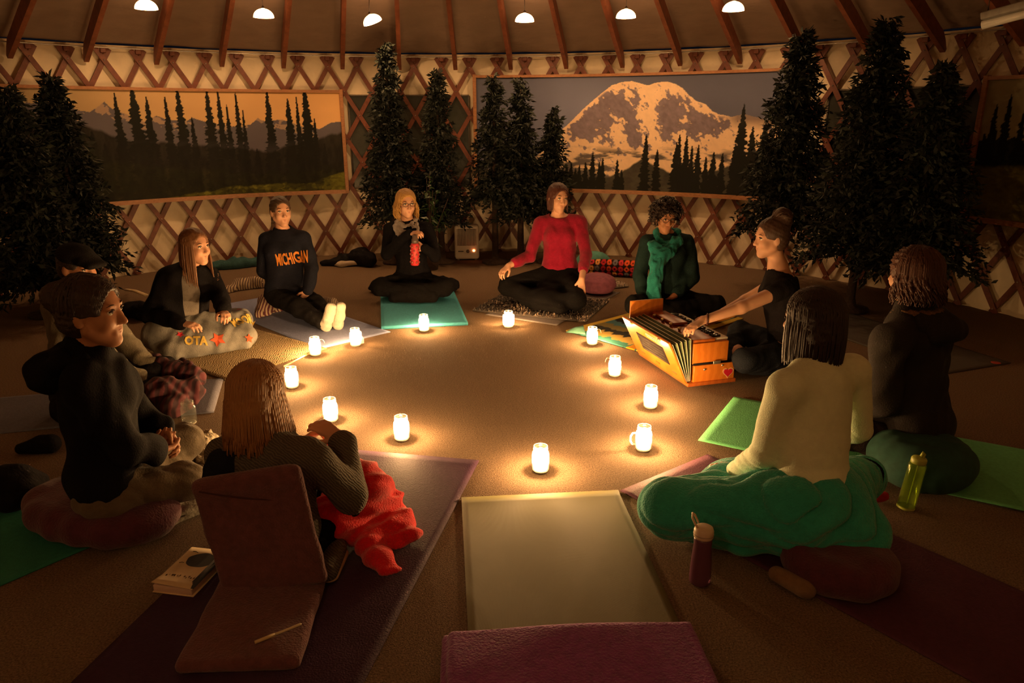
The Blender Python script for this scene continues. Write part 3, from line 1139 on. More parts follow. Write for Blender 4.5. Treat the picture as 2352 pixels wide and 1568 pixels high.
# shaggy rugs
def shag(name, A, B, length, label, side, cols, seed, width=None, round_=False):
    r = np.random.default_rng(seed)
    A, B = np.asarray(A)[:2], np.asarray(B)[:2]
    d = B - A
    Wd = np.linalg.norm(d)
    nrm = np.array([-d[1], d[0]]) / Wd * side
    root = empty(name, A3(*((A + B) / 2 + nrm * length / 2), .0), label, 'rug')
    pm = MB()
    o = rectmat('rug_backing', A, B, length, mat(name + '_backing', cols[0], .95), None, None, th=.006, z0=.008, side=side, group=None, nu=6, nv=6)
    o.parent = root
    o.location = o.location - root.location
    m = MB()
    for i in range(2600):
        u, v = r.uniform(0, 1), r.uniform(0, 1)
        if round_ and ((u - .5) ** 2 + (v - .5) ** 2) > .25:
            continue
        p = A3(*(A + d * u + nrm * v * length), .012)
        a = r.uniform(0, 6.28)
        h = r.uniform(.008, .022)
        l = A3(math.cos(a), math.sin(a), 0) * r.uniform(.008, .03)
        w = A3(-math.sin(a), math.cos(a), 0) * r.uniform(.003, .006)
        m.cur = int(r.integers(0, 3)) if vnoise(p[0] * 9, p[1] * 9, seed) < .55 else 2 + int(r.integers(0, 2))
        m.add([p - w, p + w, p + l * .6 + A3(0, 0, h) + w * .8, p + l * .6 + A3(0, 0, h) - w * .8, p + l * 1.3 + A3(0, 0, h * .7)], [(0, 1, 2, 3), (3, 2, 4)])
    o = m.build('pile', None, root, mats=[mat(name + '_a', cols[0], .95, var=0), mat(name + '_b', cols[1], .95, var=0), mat(name + '_c', cols[2], .95, var=0), mat(name + '_d', cols[3], .95, var=0)])
    o['kind'] = 'stuff'
    return root


shag('shaggy_rug', PZ(1085, 716), PZ(1345, 742), .75, 'shaggy mottled grey rug under the woman in the red shirt', 1, [(.05, .04, .035), (.09, .075, .06), (.15, .12, .10), (.40, .30, .23)], 3)
shag('small_rug', PZ(1330, 672), PZ(1445, 660), .55, 'small mottled rug lying behind the woman in the red shirt', 1, [(.14, .12, .10), (.20, .17, .14), (.28, .23, .18), (.45, .36, .28)], 5)


# striped woven blanket under the harmonium and its two players
def mex(u, v):
    c = np.zeros((len(u), 3))
    pal = [lin(60, 120, 110), lin(180, 150, 80), lin(40, 40, 40), lin(120, 110, 70), lin(70, 110, 120), lin(30, 30, 30), lin(190, 160, 100), lin(60, 90, 80)]
    w = v * 5.0 + .35 * (vnoise(u * 26, v * 20, 3) - .5) + .25 * np.abs(((u * 9) % 1) - .5)
    k = np.floor(w * 2).astype(int)
    for i, p in enumerate(pal):
        c[k % len(pal) == i] = p
    yel = (u < .07) | (u > .93)
    c[yel] = lin(200, 170, 70)
    band = (u > .80) & (u < .90)
    c[band] = np.where((((v * 40) % 1) < .75)[:, None], lin(225, 150, 40), lin(50, 40, 30))[band]
    return c


rectmat('striped_blanket', PZ(1300, 762), PZ(1475, 812), 1.30, vcolmat('blanket_weave', .95, .1), 'striped teal and yellow woven blanket under the harmonium', 'blanket', th=.008, z0=.006, side=1, group=None, nu=120, nv=220, colf=mex, wav=.003)
# its folded corner, turned up towards the candle jar
P = [PZ(1300, 762, .012), PZ(1345, 768, .016), PZ(1338, 738, .05), PZ(1352, 752, .03)]
v = []
for i in range(9):
    for j in range(7):
        s, t = i / 8, j / 6
        p = (P[0] * (1 - s) + P[1] * s) * (1 - t) + (P[0] * (1 - s) * .3 + P[2] * (s * .7 + .3 * (1 - s)) + (P[0] * .7 * (1 - s)) * 0 + P[1] * .3 * s + P[0] * .4 * (1 - s)) * t
        p = p + A3(0, 0, .02 * math.sin(t * 3.1) * math.sin(s * 3.1))
        v.append(p)
ids = np.arange(63).reshape(9, 7)
q = np.stack([ids[:-1, :-1], ids[1:, :-1], ids[1:, 1:], ids[:-1, 1:]], -1).reshape(-1, 4)
o = obj('turned_corner', v, q, mat('teal_reverse', (.12, .32, .24), .9), bpy.data.objects['striped_blanket'])
sol = o.modifiers.new('thickness', 'SOLIDIFY')
sol.thickness = .006

# purple folded blanket at the front edge
A, B = PZ(1030, 1445, .05), PZ(1572, 1422, .05)
dd = nz((B - A) * A3(1, 1, 0))
nn = A3(dd[1], -dd[0], 0)
Mf = np.stack([dd, -nn, A3(0, 0, 1)], 1)
ctr = (A + B) / 2 * A3(1, 1, 0) + nn * .27
Lh = np.linalg.norm(B - A) / 2
prims = [rbox(ctr + A3(0, 0, .021), (Lh + .02, .27, .016), Mf, .014, .006), rbox(ctr + A3(.01, -.006, .048), (Lh + .01, .265, .015), Mf, .014, .006)]
tag(soft('folded_blanket', prims, mat('purple_fleece', (.24, .045, .24), .95, var=.2, vscale=40, bump=.7, bscale=120, sheen=.3), vox=.008, disp=folds(4, .003, .2), floor=.0075),
    'purple fleece blanket folded across the near end of the olive mat', 'blanket')


# ------------------------------------------------------------------ cushions and other soft things
def cushion(name, c, rx, ry, h, m, label, rot=0.0, cat='cushion', seed=1, group=None, z0=.008, vox=.010):
    M = rotz(rot)
    pr = [ell(A3(c[0], c[1], z0 + h * .5), (rx, ry, h * .56), M, .03)]
    for t in np.linspace(0, 6.28, 14, endpoint=False):
        e = M @ A3(rx * .80 * math.cos(t), ry * .80 * math.sin(t), 0)
        pr.append(ell(A3(c[0], c[1], z0 + h * .48) + e, (h * .45, h * .45, h * .45), None, .05))
    return tag(soft(name, pr, m, vox=vox, disp=folds(seed, .003, .12), floor=z0), label, cat, group)


maroon = mat('maroon_cotton', (.085, .016, .034), .9, var=.2, vscale=30, bump=.5, bscale=120, sheen=.2)
cushion('floor_cushion', PZ(235, 1180, .05), .34, .19, .14, maroon, 'long maroon cushion under the woman in the black hoodie', rot=-.35, seed=2, z0=.0075)
cushion('floor_cushion', PZ(1925, 1295, .05), .17, .17, .12, maroon, 'round maroon cushion under the green blanket of the seated woman', seed=3, z0=.0085)
cushion('floor_cushion', PZ(1372, 660, .05), .12, .13, .15, mat('mauve_cotton', (.26, .075, .12), .9, var=.2), 'mauve cushion beside the hand of the woman in the red shirt', seed=4, z0=.015)
cushion('floor_cushion', PZ(2112, 1075, .06), .165, .16, .19, mat('dark_green_cotton', (.016, .07, .05), .9, var=.2), 'dark green cushion under the person in the dark coat', seed=5, z0=.016)
# floral bolster and teal pillow by the wall
def floral():
    a, b = PZ(1346, 612, .08), PZ(1470, 618, .08)
    prims = [cone(a, b, .085, .085, .02, A3(0, 0, 1), 1.0)]
    o = soft('floral_bolster', prims, vcolmat('floral_print', .9, .1), vox=.009)
    co = np.zeros(len(o.data.vertices) * 3)
    o.data.vertices.foreach_get('co', co)
    co = co.reshape(-1, 3)
    d = nz(b - a)
    u = co @ d
    z = co[:, 2]
    cell = .060
    gu, gz = np.floor(u / cell), np.floor(z / cell)
    fu, fz = u / cell - gu - .5, z / cell - gz - .5
    r = np.hypot(fu, fz)
    h = vnoise(gu * 1.0 + .01, gz * 1.0 + .01, 9)
    pal = np.array([lin(220, 90, 50), lin(200, 60, 70), lin(110, 110, 120), lin(225, 160, 90), lin(180, 40, 50)])
    base = np.tile(lin(36, 26, 22), (len(co), 1))
    k = np.clip((h * 5).astype(int), 0, 4)
    m = r < .42
    base[m] = pal[k][m]
    m = (r < .12)
    base[m] = lin(60, 30, 25)
    setcol(o, base)
    return tag(o, 'flower-patterned dark bolster against the wall lattice', 'bolster')


floral()
cushion('wall_pillow', PZ(1362, 603, .1), .10, .08, .20, mat('teal_pillow_cloth', (.07, .24, .20), .9), 'teal pillow tucked behind the floral bolster', seed=6, z0=.003)


def drape(name, pts, rads, m, label, cat, seed=1, q=1.0, w=(0, 0, 1), amp=.008, lam=.10, vox=.010, z0=.002, parent=None, k=.05):
    pr = chain([np.asarray(p, float) for p in pts], rads, k, A3(*w), q)
    o = soft(name, pr, m, parent, vox=vox, disp=folds(seed, amp, lam), floor=z0)
    return tag(o, label, cat) if label else o


blackc = mat('black_cloth', (.009, .008, .009), .95, var=.2, vscale=30, bump=.4, spec=.1)
# black coat with pale lining by the lattice
co_ = empty('crumpled_coat', PZ(800, 606), 'crumpled black coat with pale lining lying by the wall lattice', 'coat')
drape('coat_cloth', [PZ(742, 604, .03), PZ(790, 598, .06), PZ(830, 590, .09), PZ(846, 596, .08)], [.03, .06, .10, .085], blackc, None, None, 3, 1.0, parent=co_)
drape('coat_lining', [PZ(755, 606, .02), PZ(785, 606, .035), PZ(822, 602, .045)], [.012, .025, .028], mat('pale_lining', (.55, .45, .34), .9), None, None, 4, parent=co_, amp=.004)
# dark teal blanket along the wall
drape('rolled_blanket', [PZ(488, 612, .04), PZ(540, 606, .05), PZ(600, 600, .05)], [.05, .06, .05], mat('dark_teal_wool', (.022, .075, .080), .95, bump=.5), 'dark teal blanket heaped along the bottom of the lattice', 'blanket', 5)
# striped throws around the woman with the sweatshirt
strp = wavemat('striped_wool', (.42, .32, .20), (.10, .06, .05), 16, .95, dist=2.5, bump=.5, stretch=(1, 1, 1))
drape('striped_throw', [PZ(512, 670, .02), PZ(550, 655, .04), PZ(598, 648, .05)], [.03, .055, .06], strp, 'tan striped throw crumpled on the carpet behind the seated pair', 'blanket', 6, 1.0)
strp2 = wavemat('striped_wool_dark', (.10, .025, .035), (.42, .32, .22), 14, .95, dist=3, bump=.5)
drape('maroon_throw', [PZ(597, 720, .03), PZ(618, 700, .06), PZ(640, 700, .06)], [.05, .085, .06], strp2, 'maroon and cream striped throw beside the sweatshirt woman', 'blanket', 7)
drape('grey_scarf_bundle', [PZ(742, 690, .02), PZ(766, 698, .03), PZ(775, 702, .02)], [.03, .035, .02], wavemat('mottled_knit', (.30, .22, .15), (.12, .08, .06), 20, .95, dist=5), 'mottled knit bundle beside the white socks', 'scarf', 8)
# bag with a white strap behind the long-haired woman
drape('dark_bag', [PZ(296, 712, .06), PZ(322, 712, .08)], [.06, .08], blackc, 'dark bag with a pale band behind the long-haired woman', 'bag', 9)
MB().tube([PZ(290, 665, .18), PZ(310, 668, .19), PZ(336, 678, .17)], .020, 8, flat=.5).build('pale_band', mat('cream_strap', (.62, .48, .28), .8), bpy.data.objects['dark_bag'])
# black shoe and black bag at the left edge
drape('black_slipper', [PZ(48, 1030, .03), PZ(95, 1022, .035), PZ(118, 1018, .05)], [.028, .036, .045], blackc, 'black slipper lying on the carpet behind the hoodie woman', 'shoe', 10, amp=.002)
drape('black_bag', [PZ(-20, 1135, .07), PZ(40, 1120, .08), PZ(80, 1110, .06)], [.09, .09, .05], blackc, 'black cloth bag at the frame edge beside the green mat', 'bag', 11)
# folded grey blanket beside the maroon cushion
a, b = PZ(335, 1240, 0), PZ(462, 1185, 0)
dd = nz(b - a)
Mf = np.stack([dd, A3(-dd[1], dd[0], 0), A3(0, 0, 1)], 1)
ctr = (a + b) / 2 + Mf[:, 1] * .10
pr = [rbox(ctr + A3(0, 0, .020), (.14, .11, .012), Mf, .011, .005), rbox(ctr + A3(.004, .004, .042), (.135, .105, .012), Mf, .011, .005)]
tag(soft('folded_grey_blanket', pr, mat('grey_wool', (.26, .24, .19), .95, bump=.6), vox=.008, disp=folds(12, .003, .1), floor=.007), 'folded grey wool blanket beside the maroon cushion', 'blanket')
# knitted pale socks lying by the water jar
drape('knitted_scarf', [PZ(420, 1052, .03), PZ(450, 1030, .04), PZ(480, 1010, .03), PZ(470, 1050, .03)], [.035, .045, .035, .03], mat('cream_knit', (.42, .36, .26), .95, var=.3, vscale=60, bump=1.0, bscale=70), 'cream fluffy knit heaped beside the water jar', 'scarf', 13, amp=.010, lam=.04)
# red thing behind the green blanket
drape('red_pouch', [PZ(2012, 1142, .02), PZ(2030, 1138, .025)], [.022, .02], mat('red_cloth', (.5, .02, .02), .9), 'small red pouch behind the green blanket', 'pouch', 14, amp=.002)


# ------------------------------------------------------------------ heater
def heater():
    g = PZ(1072, 598, 0) + A3(0, .09, 0)
    root = empty('space_heater', g, 'cream electric space heater with a glowing red light', 'heater')
    cream = mat('heater_enamel', (.78, .66, .54), .45, var=.03)
    dark = mat('heater_grille_dark', (.16, .12, .09), .6)
    M = rotz(.06)
    w, d, h = .28, .17, .385
    MB().box(g + A3(0, 0, .012 + h / 2), (w, d, h), M, .028).build('housing', cream, root)
    f = lambda x, z, y=-d / 2: g + M @ A3(x, y, z)
    MB().box(f(0, .265, -d / 2 - .001), (w * .78, .006, .19), M, .003).build('grille_recess', dark, root)
    for i in range(13):
        x = -w * .36 + w * .72 * i / 12
        MB().box(f(x, .265, -d / 2 - .006), (.006, .006, .18), M).build('grille_bar', cream, root)
    for x in (-w * .36, 0, w * .36):
        MB().box(f(x, .265, -d / 2 - .008), (.008, .008, .19), M).build('grille_post', cream, root)
    Mx = M @ np.array([[1, 0, 0], [0, 0, 1], [0, -1, 0.0]])
    MB().lathe(f(.01, .105, -d / 2), [(.020, 0), (.020, .010), (.016, .014)], 16, Mx @ np.diag([1, 1, -1])).build('knob', dark, root)
    MB().box(f(-.07, .105, -d / 2 - .002), (.06, .004, .012), M).build('label_strip', dark, root)
    MB().ball(f(.078, .112, -d / 2 - .003), (.015, .008, .013), 8).build('red_light', mat('heater_led', (.8, .2, .05), .4, var=0, emit=(1, .22, .06), estr=14), root)
    for sx in (-1, 1):
        MB().box(g + M @ A3(sx * .10, 0, .008), (.03, .14, .016), M).build('foot', dark, root)


heater()


# ------------------------------------------------------------------ harmonium
def harmonium():
    Acor = A3(1.06, 4.14, 0)
    ex = nz(A3(.30, .09, 0))            # across the short end
    ey = A3(-ex[1], ex[0], 0)            # along the length, away from us
    z0 = .016
    Wd, Ln, Ht = .30, .64, .21
    O = lambda x, y, z: Acor + ex * x + ey * y + A3(0, 0, z0 + z)
    M = np.stack([ex, ey, A3(0, 0, 1)], 1)
    root = empty('harmonium', O(Wd / 2, Ln / 2, -z0), 'open wooden harmonium with pleated bellows and a red heart sticker', 'harmonium')
    wood = wavemat('harmonium_wood', (.58, .17, .018), (.64, .20, .024), 7, .35, dist=5, bump=.02, stretch=(1, .25, 2))
    dwood = wavemat('harmonium_dark_wood', (.34, .085, .014), (.40, .10, .017), 7, .35, dist=5, bump=.02, stretch=(1, .25, 2))
    # body case: lower trough, wider base, upper case
    MB().box(O(Wd / 2 + .005, Ln / 2, .012), (Wd + .03, Ln + .02, .024), M, .004).build('base_board', dwood, root)
    MB().box(O(Wd / 2 + .02, Ln / 2, .075), (Wd - .02, Ln, .105), M, .004).build('lower_case', wood, root)
    MB().box(O(Wd / 2 + .005, Ln / 2, .135), (Wd - .04, Ln - .01, .012), M).build('dark_seam', blackc, root)
    MB().box(O(Wd / 2 - .01, Ln / 2, .20), (Wd - .06, Ln - .015, .13), M, .004).build('upper_case', wood, root)
    MB().box(O(Wd / 2 - .055, Ln / 2, .275), (Wd - .15, Ln - .03, .022), M, .004).build('top_board', dwood, root)
    # keyboard along the length on the far half of the top
    kx = Wd - .085
    nk = 24
    for i in range(nk):
        y = .03 + (Ln - .06) * (i + .5) / nk
        MB().box(O(kx, y, .273), (.10, (Ln - .06) / nk - .002, .016), M, .002).build('white_key', mat('ivory_key', (.75, .70, .58), .3, var=.03), root)
        if i % 7 not in (2, 6):
            MB().box(O(kx - .02, y + (Ln - .06) / nk / 2, .286), (.06, .012, .016), M, .002).build('black_key', mat('ebony_key', (.012, .011, .011), .15, var=0), root)
    # hinged lid standing open at the far side
    lid = np.stack([nz(ex * .25 + A3(0, 0, 1)), ey, np.cross(nz(ex * .25 + A3(0, 0, 1)), ey)], 1)
    MB().box(O(.02, Ln - .01, .33), (.24, .014, .12), M, .003).build('end_lid', wood, root)
    MB().box(O(.10, Ln * .72, .302), (.10, .30, .016), M, .003).build('inner_lid', dwood, root)
    for k in range(5):
        MB().lathe(O(.035, .10 + k * .11, .285), [(.008, 0), (.008, .012), (.012, .014), (.012, .024), (.006, .028)], 12).build('stop_knob', mat('brass_stop', (.75, .6, .35), .2, metal=.9, var=0), root)
    # outer bellows board, hinged at the bottom, leaning out
    T = .30
    lean = .15
    bt = nz(A3(0, 0, 1) * T - ex * lean)
    bn = np.cross(ey, bt)
    Bm = np.stack([bn, ey, bt], 1)
    bc = O(-.012, Ln / 2, .02) + bt * T / 2
    MB().box(bc, (.016, Ln, T), Bm, .004).build('bellows_board', wood, root)
    q = lambda y, t, e=.009: O(-.012, 0, .02) + ey * y + bt * t - bn * e
    sgn = -1 if np.dot(bn, ex) > 0 else 1
    face = lambda y, t, e=.0095: O(-.012, 0, .02) + ey * y + bt * t + bn * sgn * e
    MB().box(face(.30, .165, .009), (.004, .36, .13), Bm, .003).build('sound_grille', mat('grille_cloth', (.030, .024, .022), .95, var=.4, vscale=120, spec=.02), root)
    for k in range(5):
        MB().tube([face(.14 + .32 * t, .115 + .10 * k / 4, .012) for t in (0, 1)], .0016, 4).build('grille_wire', mat('grille_wire_metal', (.16, .13, .10), .6, metal=.3, var=0), root)
    MB().box(face(.25, .262, .009), (.002, .13, .026), Bm).build('maker_label', mat('label_pink', (.80, .62, .50), .6, var=0), root)
    for k in range(6):
        MB().box(face(.20 + k * .02, .262, .0105), (.001, .010, .014), Bm).build('label_letter', mat('label_red', (.6, .10, .05), .6, var=0), root)
    for (y, t) in ((.10, .05), (.32, .045), (.52, .05)):
        MB().box(face(y, t, .009), (.003, .05, .010), Bm, .001).build('scuff_mark', dwood, root)
    for y in (.12, .50):
        MB().box(face(y, .292, .006), (.02, .03, .012), Bm, .002).build('latch', mat('brass_stop', (.75, .6, .35), .2), root)
    # pleats between board and case: each fold a leaf of green card edged white
    inner = lambda s, y, z: O(0, 0, 0) + ey * y + (O(-.012, 0, .02) + bt * z - O(0, 0, 0)) * (1 - s) + (A3(0, 0, .02 + z) + ex * (.012)) * s
    green = mat('bellows_green', (.10, .13, .055), .8, var=.2)
    whit = mat('bellows_edge', (.55, .50, .38), .7, var=.1)
    nf = 5
    for k in range(nf):
        s0, s1 = (k + .08) / nf, (k + .92) / nf
        sm = (s0 + s1) / 2
        m = MB()
        V = []
        for s, ins in ((s0, .02), (sm, .002), (s1, .02)):
            V += [inner(s, ins, .01), inner(s, Ln - ins, .01), inner(s, Ln - ins, T - .02 - ins * .6), inner(s, ins, T - .02 - ins * .6)]
        m.add(V, [(0, 4, 7, 3), (3, 7, 6, 2), (2, 6, 5, 1), (4, 8, 11, 7), (7, 11, 10, 6), (6, 10, 9, 5), (0, 3, 2, 1), (8, 9, 10, 11)])
        fo = m.build('bellows_fold', green, root, smooth=False)
        MB().tube([inner(sm, .001, .015), inner(sm, .001, T - .021), inner(sm, Ln - .001, T - .021), inner(sm, Ln - .001, .015)], .0025, 4).build('fold_edge', whit, fo)
    # heart sticker on the near end
    hp = []
    for t in np.linspace(0, 2 * math.pi, 32, endpoint=False):
        hx = 16 * math.sin(t) ** 3
        hy = 13 * math.cos(t) - 5 * math.cos(2 * t) - 2 * math.cos(3 * t) - math.cos(4 * t)
        hp.append((hx, hy))
    for s, e, m_, nm in ((.00235, .0012, mat('heart_border', (.62, .38, .20), .6, var=0), 'heart_border'), (.0019, .0022, mat('heart_red', (.45, .008, .03), .5, var=0), 'heart_sticker')):
        pts = [O(.265 + x * s, -.0005 - e, .065 + y * s) for x, y in hp]
        back = [O(.265 + x * s, .001, .065 + y * s) for x, y in hp]
        MB().loft([back, pts]).build(nm, m_, root, smooth=False)
    MB().ball(O(.10, -.003, .10), (.007, .004, .007), 8).build('end_screw', steel, root)
    MB().ball(O(.22, -.003, .115), (.006, .004, .006), 8).build('end_screw', steel, root)
    MB().box(O(.18, -.004, .138), (.05, .008, .02), M, .002).build('hook_catch', steel, root)
    return root


harmonium()


# ------------------------------------------------------------------ bottles, book, pen, floor chair
def bottle_purple():
    g = PZ(1610, 1345) + A3(0, .02, 0)
    root = empty('water_bottle', g, 'purple translucent water bottle with a white flip lid', 'bottle')
    body = mat('purple_plastic', (.20, .075, .13), .25, var=0, trans=.35, spec=.5)
    MB().lathe(g, [(.030, .001), (.037, .006), (.038, .03), (.035, .10), (.031, .15), (.032, .175), (.030, .185)], 28).build('bottle_body', body, root)
    lidm = mat('white_lid', (.70, .58, .42), .4, var=0)
    Mt = np.array(Matrix.Rotation(.18, 3, 'Y'))
    MB().lathe(g + A3(0, 0, .183), [(.032, 0), (.034, .004), (.034, .026), (.031, .036), (.022, .042), (.006, .043)], 28).build('lid', lidm, root)
    MB().lathe(g + A3(0, 0, .195), [(.0345, 0), (.0352, .002), (.0345, .004)], 28).build('lid_groove', mat('lid_shade', (.45, .36, .26), .5, var=0), root)
    e = [g + A3(-.020, -.006, .215), g + A3(-.032, -.004, .235), g + A3(-.043, 0, .258), g + A3(-.040, .010, .270), g + A3(-.030, .018, .258), g + A3(-.016, .020, .228)]
    MB().tube(e, .0042, 8).build('carry_loop', lidm, root)


def bottle_green():
    g = PZ(2085, 1172) + A3(0, .02, 0)
    root = empty('water_bottle', g, 'slim clear yellow-green water bottle on the carpet', 'bottle')
    gm = glassmat('yellow_green_plastic', (.75, .85, .35), .10, .12)
    Mt = np.array(Matrix.Rotation(.10, 3, 'Y'))
    MB().lathe(g, [(.030, .001), (.035, .006), (.035, .05), (.034, .16), (.034, .20), (.028, .212), (.024, .214), (.026, .205), (.032, .19), (.032, .02), (.02, .008)], 28, Mt, caps=False).build('bottle_body', gm, root)
    ym = mat('yellow_green_lid', (.42, .46, .08), .4, var=0)
    MB().lathe(g, [(.029, .208), (.030, .212), (.030, .228), (.026, .234)], 24, Mt).build('lid', ym, root)
    MB().lathe(g, [(.030, .001), (.036, .004), (.036, .012), (.03, .014)], 24, Mt).build('bottle_base', ym, root)
    MB().tube([g + Mt @ p for p in (A3(.012, 0, .23), A3(.016, 0, .25), A3(.010, 0, .258), A3(.004, 0, .24))], .006, 8).build('spout', ym, root)
    MB().tube([g + Mt @ A3(.004, 0, z) for z in (.02, .21)], .004, 6).build('straw', ym, root)


bottle_purple()
bottle_green()


def book():
    z = .006
    a, b, c, d = PZ(357, 1352, .036), PZ(470, 1366, .036), PZ(505, 1258, .036), PZ(428, 1247, .036)
    root = empty('paperback_book', PZ(430, 1310, 0), 'paperback book with a black ink circle on its pale cover', 'book')
    ex, ey = nz(b - a), nz(d - a)
    ey = nz(ey - ex * np.dot(ex, ey))
    w, h = .155, .235
    ctr = (a + b + c + d) / 4
    ctr[2] = 0
    M = np.stack([ex, ey, A3(0, 0, 1)], 1)
    M[2, :2] = 0
    P = lambda x, y, z: ctr + M @ A3(x, y, z)
    cov = mat('pale_cover', (.72, .56, .34), .6, var=.05)
    MB().box(P(0, 0, .008), (w, h, .003), M).build('back_cover', cov, root)
    pg = mat('book_pages', (.66, .48, .40), .9, var=.1, stretch=(1, 1, 30))
    MB().box(P(-.002, 0, .022), (w - .008, h - .006, .024), M, .003).build('page_block', pg, root)
    # curling front cover
    v = []
    n = 12
    for i in range(n + 1):
        for j in range(9):
            x, y = -w / 2 + w * i / n, -h / 2 + h * j / 8
            zz = .036 + .010 * max(0, -(y + h / 2 - .06) / .06) * (1 - i / n)
            v.append(P(x, y, zz))
    ids = np.arange((n + 1) * 9).reshape(n + 1, 9)
    q = np.stack([ids[:-1, :-1], ids[1:, :-1], ids[1:, 1:], ids[:-1, 1:]], -1).reshape(-1, 4)
    fc = obj('front_cover', v, q, cov, root)
    fc.modifiers.new('thickness', 'SOLIDIFY').thickness = -.0015
    ink = mat('black_ink', (.012, .011, .011), .6, var=0)
    el = [P(.006 + .052 * math.cos(t) * (1 + .03 * math.sin(7 * t)), .045 + .043 * math.sin(t) * (1 + .03 * math.sin(5 * t)), .0379) for t in np.linspace(0, 6.28, 40, endpoint=False)]
    el2 = [p - A3(0, 0, .001) for p in el]
    MB().loft([el2, el]).build('ink_circle', ink, fc, smooth=False)
    for (x0, y0, x1, y1) in ((.05, .06, .072, .045), (.062, .05, .066, .028), (-.03, .085, -.055, .092), (-.045, .02, -.062, .016)):
        MB().tube([P(x0, y0, .038), P((x0 + x1) / 2, (y0 + y1) / 2 + .004, .038), P(x1, y1, .038)], .0012, 4).build('ink_stroke', ink, fc)
    r = random.Random(3)
    brown = mat('brown_ink', (.16, .08, .03), .7, var=0)
    for row, (y, n, xs) in enumerate(((-.058, 12, -.062), (-.080, 9, -.025))):
        m = MB()
        for i in range(n):
            x = xs + i * .0095
            if i == n // 2 and row == 0:
                continue
            for k in range(3):
                xa, ya = x + r.uniform(0, .006), y + r.uniform(-.005, .005)
                m.box(P(xa, ya, .0382), (r.choice((.0012, .005)), r.choice((.0012, .008)), .0004), M)
        m.build('title_line', brown, fc, smooth=False)
    sp = MB().box(P(w / 2 - .012, -.02, .0375), (.028, h * .80, .0012), M).build('dark_spine_strip', mat('navy_strip', (.03, .03, .04), .6), fc)


book()


def floor_chair():
    cl = mat('chair_cloth', (.13, .044, .048), .95, var=.2, vscale=40, bump=.6, bscale=140, sheen=.2)
    root = empty('floor_chair', PZ(600, 1420, 0), 'maroon cloth floor chair with a reclining back, pen on its seat end', 'floor chair')
    a, b, c, d = PZ(412, 1520, .03), PZ(680, 1550, .03), PZ(775, 1330, .03), PZ(520, 1315, .03)
    ey = nz((d - a) * A3(1, 1, 0))
    ex = nz((b - a) * A3(1, 1, 0))
    ex = nz(ex - ey * np.dot(ex, ey))
    Ms = np.stack([ex, ey, A3(0, 0, 1)], 1)
    if np.linalg.det(Ms) < 0:
        Ms[:, 0] *= -1
    front = (a + b) / 2
    c0 = front + ey * .36
    Wh = np.linalg.norm(b - a) / 2
    soft('seat_pad', [rbox(A3(c0[0], c0[1], .030), (Wh, .36, .021), Ms, .020), ], cl, root, vox=.008, disp=folds(3, .002, .16), floor=.0085)
    # back panel: from its foot on the seat up to the top edge
    bl, br = PY(515, 1345, 2.17), PY(755, 1360, 2.14)
    tl, tr = PY(430, 1078, 2.16), PY(692, 1094, 2.20)
    bc, tc = (bl + br) / 2, (tl + tr) / 2
    up_ = nz(tc - bc)
    ex2 = nz((br - bl) + (tr - tl))
    ex2 = nz(ex2 - up_ * np.dot(ex2, up_))
    Mb_ = np.stack([ex2, np.cross(up_, ex2), up_], 1)
    hw, hh = (np.linalg.norm(br - bl) + np.linalg.norm(tr - tl)) / 4, np.linalg.norm(tc - bc) / 2
    nb = Mb_[:, 1]
    pr = [rbox((bc + tc) / 2, (hw, .020, hh), Mb_, .020, .02), cone(tc - ex2 * (hw - .05) - up_ * .03, tc + ex2 * (hw - .05) - up_ * .03, .028, None, .03)]
    soft('back_panel', pr, cl, root, vox=.008, disp=folds(4, .003, .2))
    # seam across the top pocket
    s0, s1 = tl + (bl - tl) * .14, tr + (br - tr) * .17
    MB().tube([s0 + (s1 - s0) * t + A3(0, -.023, -.012 * math.sin(t * 3.1)) for t in np.linspace(.08, .95, 12)], .003, 5).build('pocket_seam', mat('seam_dark', (.05, .012, .012), .9, var=0), root)
    # pen
    p0, p1 = PZ(585, 1475, .061), PZ(693, 1432, .061)
    pe = empty('pen', (p0 + p1) / 2, 'pale pen lying on the end of the floor chair seat', 'pen')
    mid = p0 + (p1 - p0) * .42
    MB().tube([p0, mid], .0055, 8).build('pen_barrel', mat('pen_cream', (.55, .42, .22), .4, var=0), pe)
    MB().tube([mid, p1 - (p1 - p0) * .04, p1], [.0042, .0042, .001], 8).build('pen_shaft', mat('pen_white', (.62, .52, .34), .4, var=0), pe)


floor_chair()


# ------------------------------------------------------------------ fir trees and the broad-leaved shrub
needle = [mat('fir_a', (.005, .009, .0045), .8, var=.3), mat('fir_b', (.008, .014, .006), .8, var=.3), mat('fir_c', (.005, .008, .005), .85, var=.3)]
bark = mat('tree_bark', (.045, .025, .015), .95, var=.4, vscale=30, bump=.8, bscale=40)


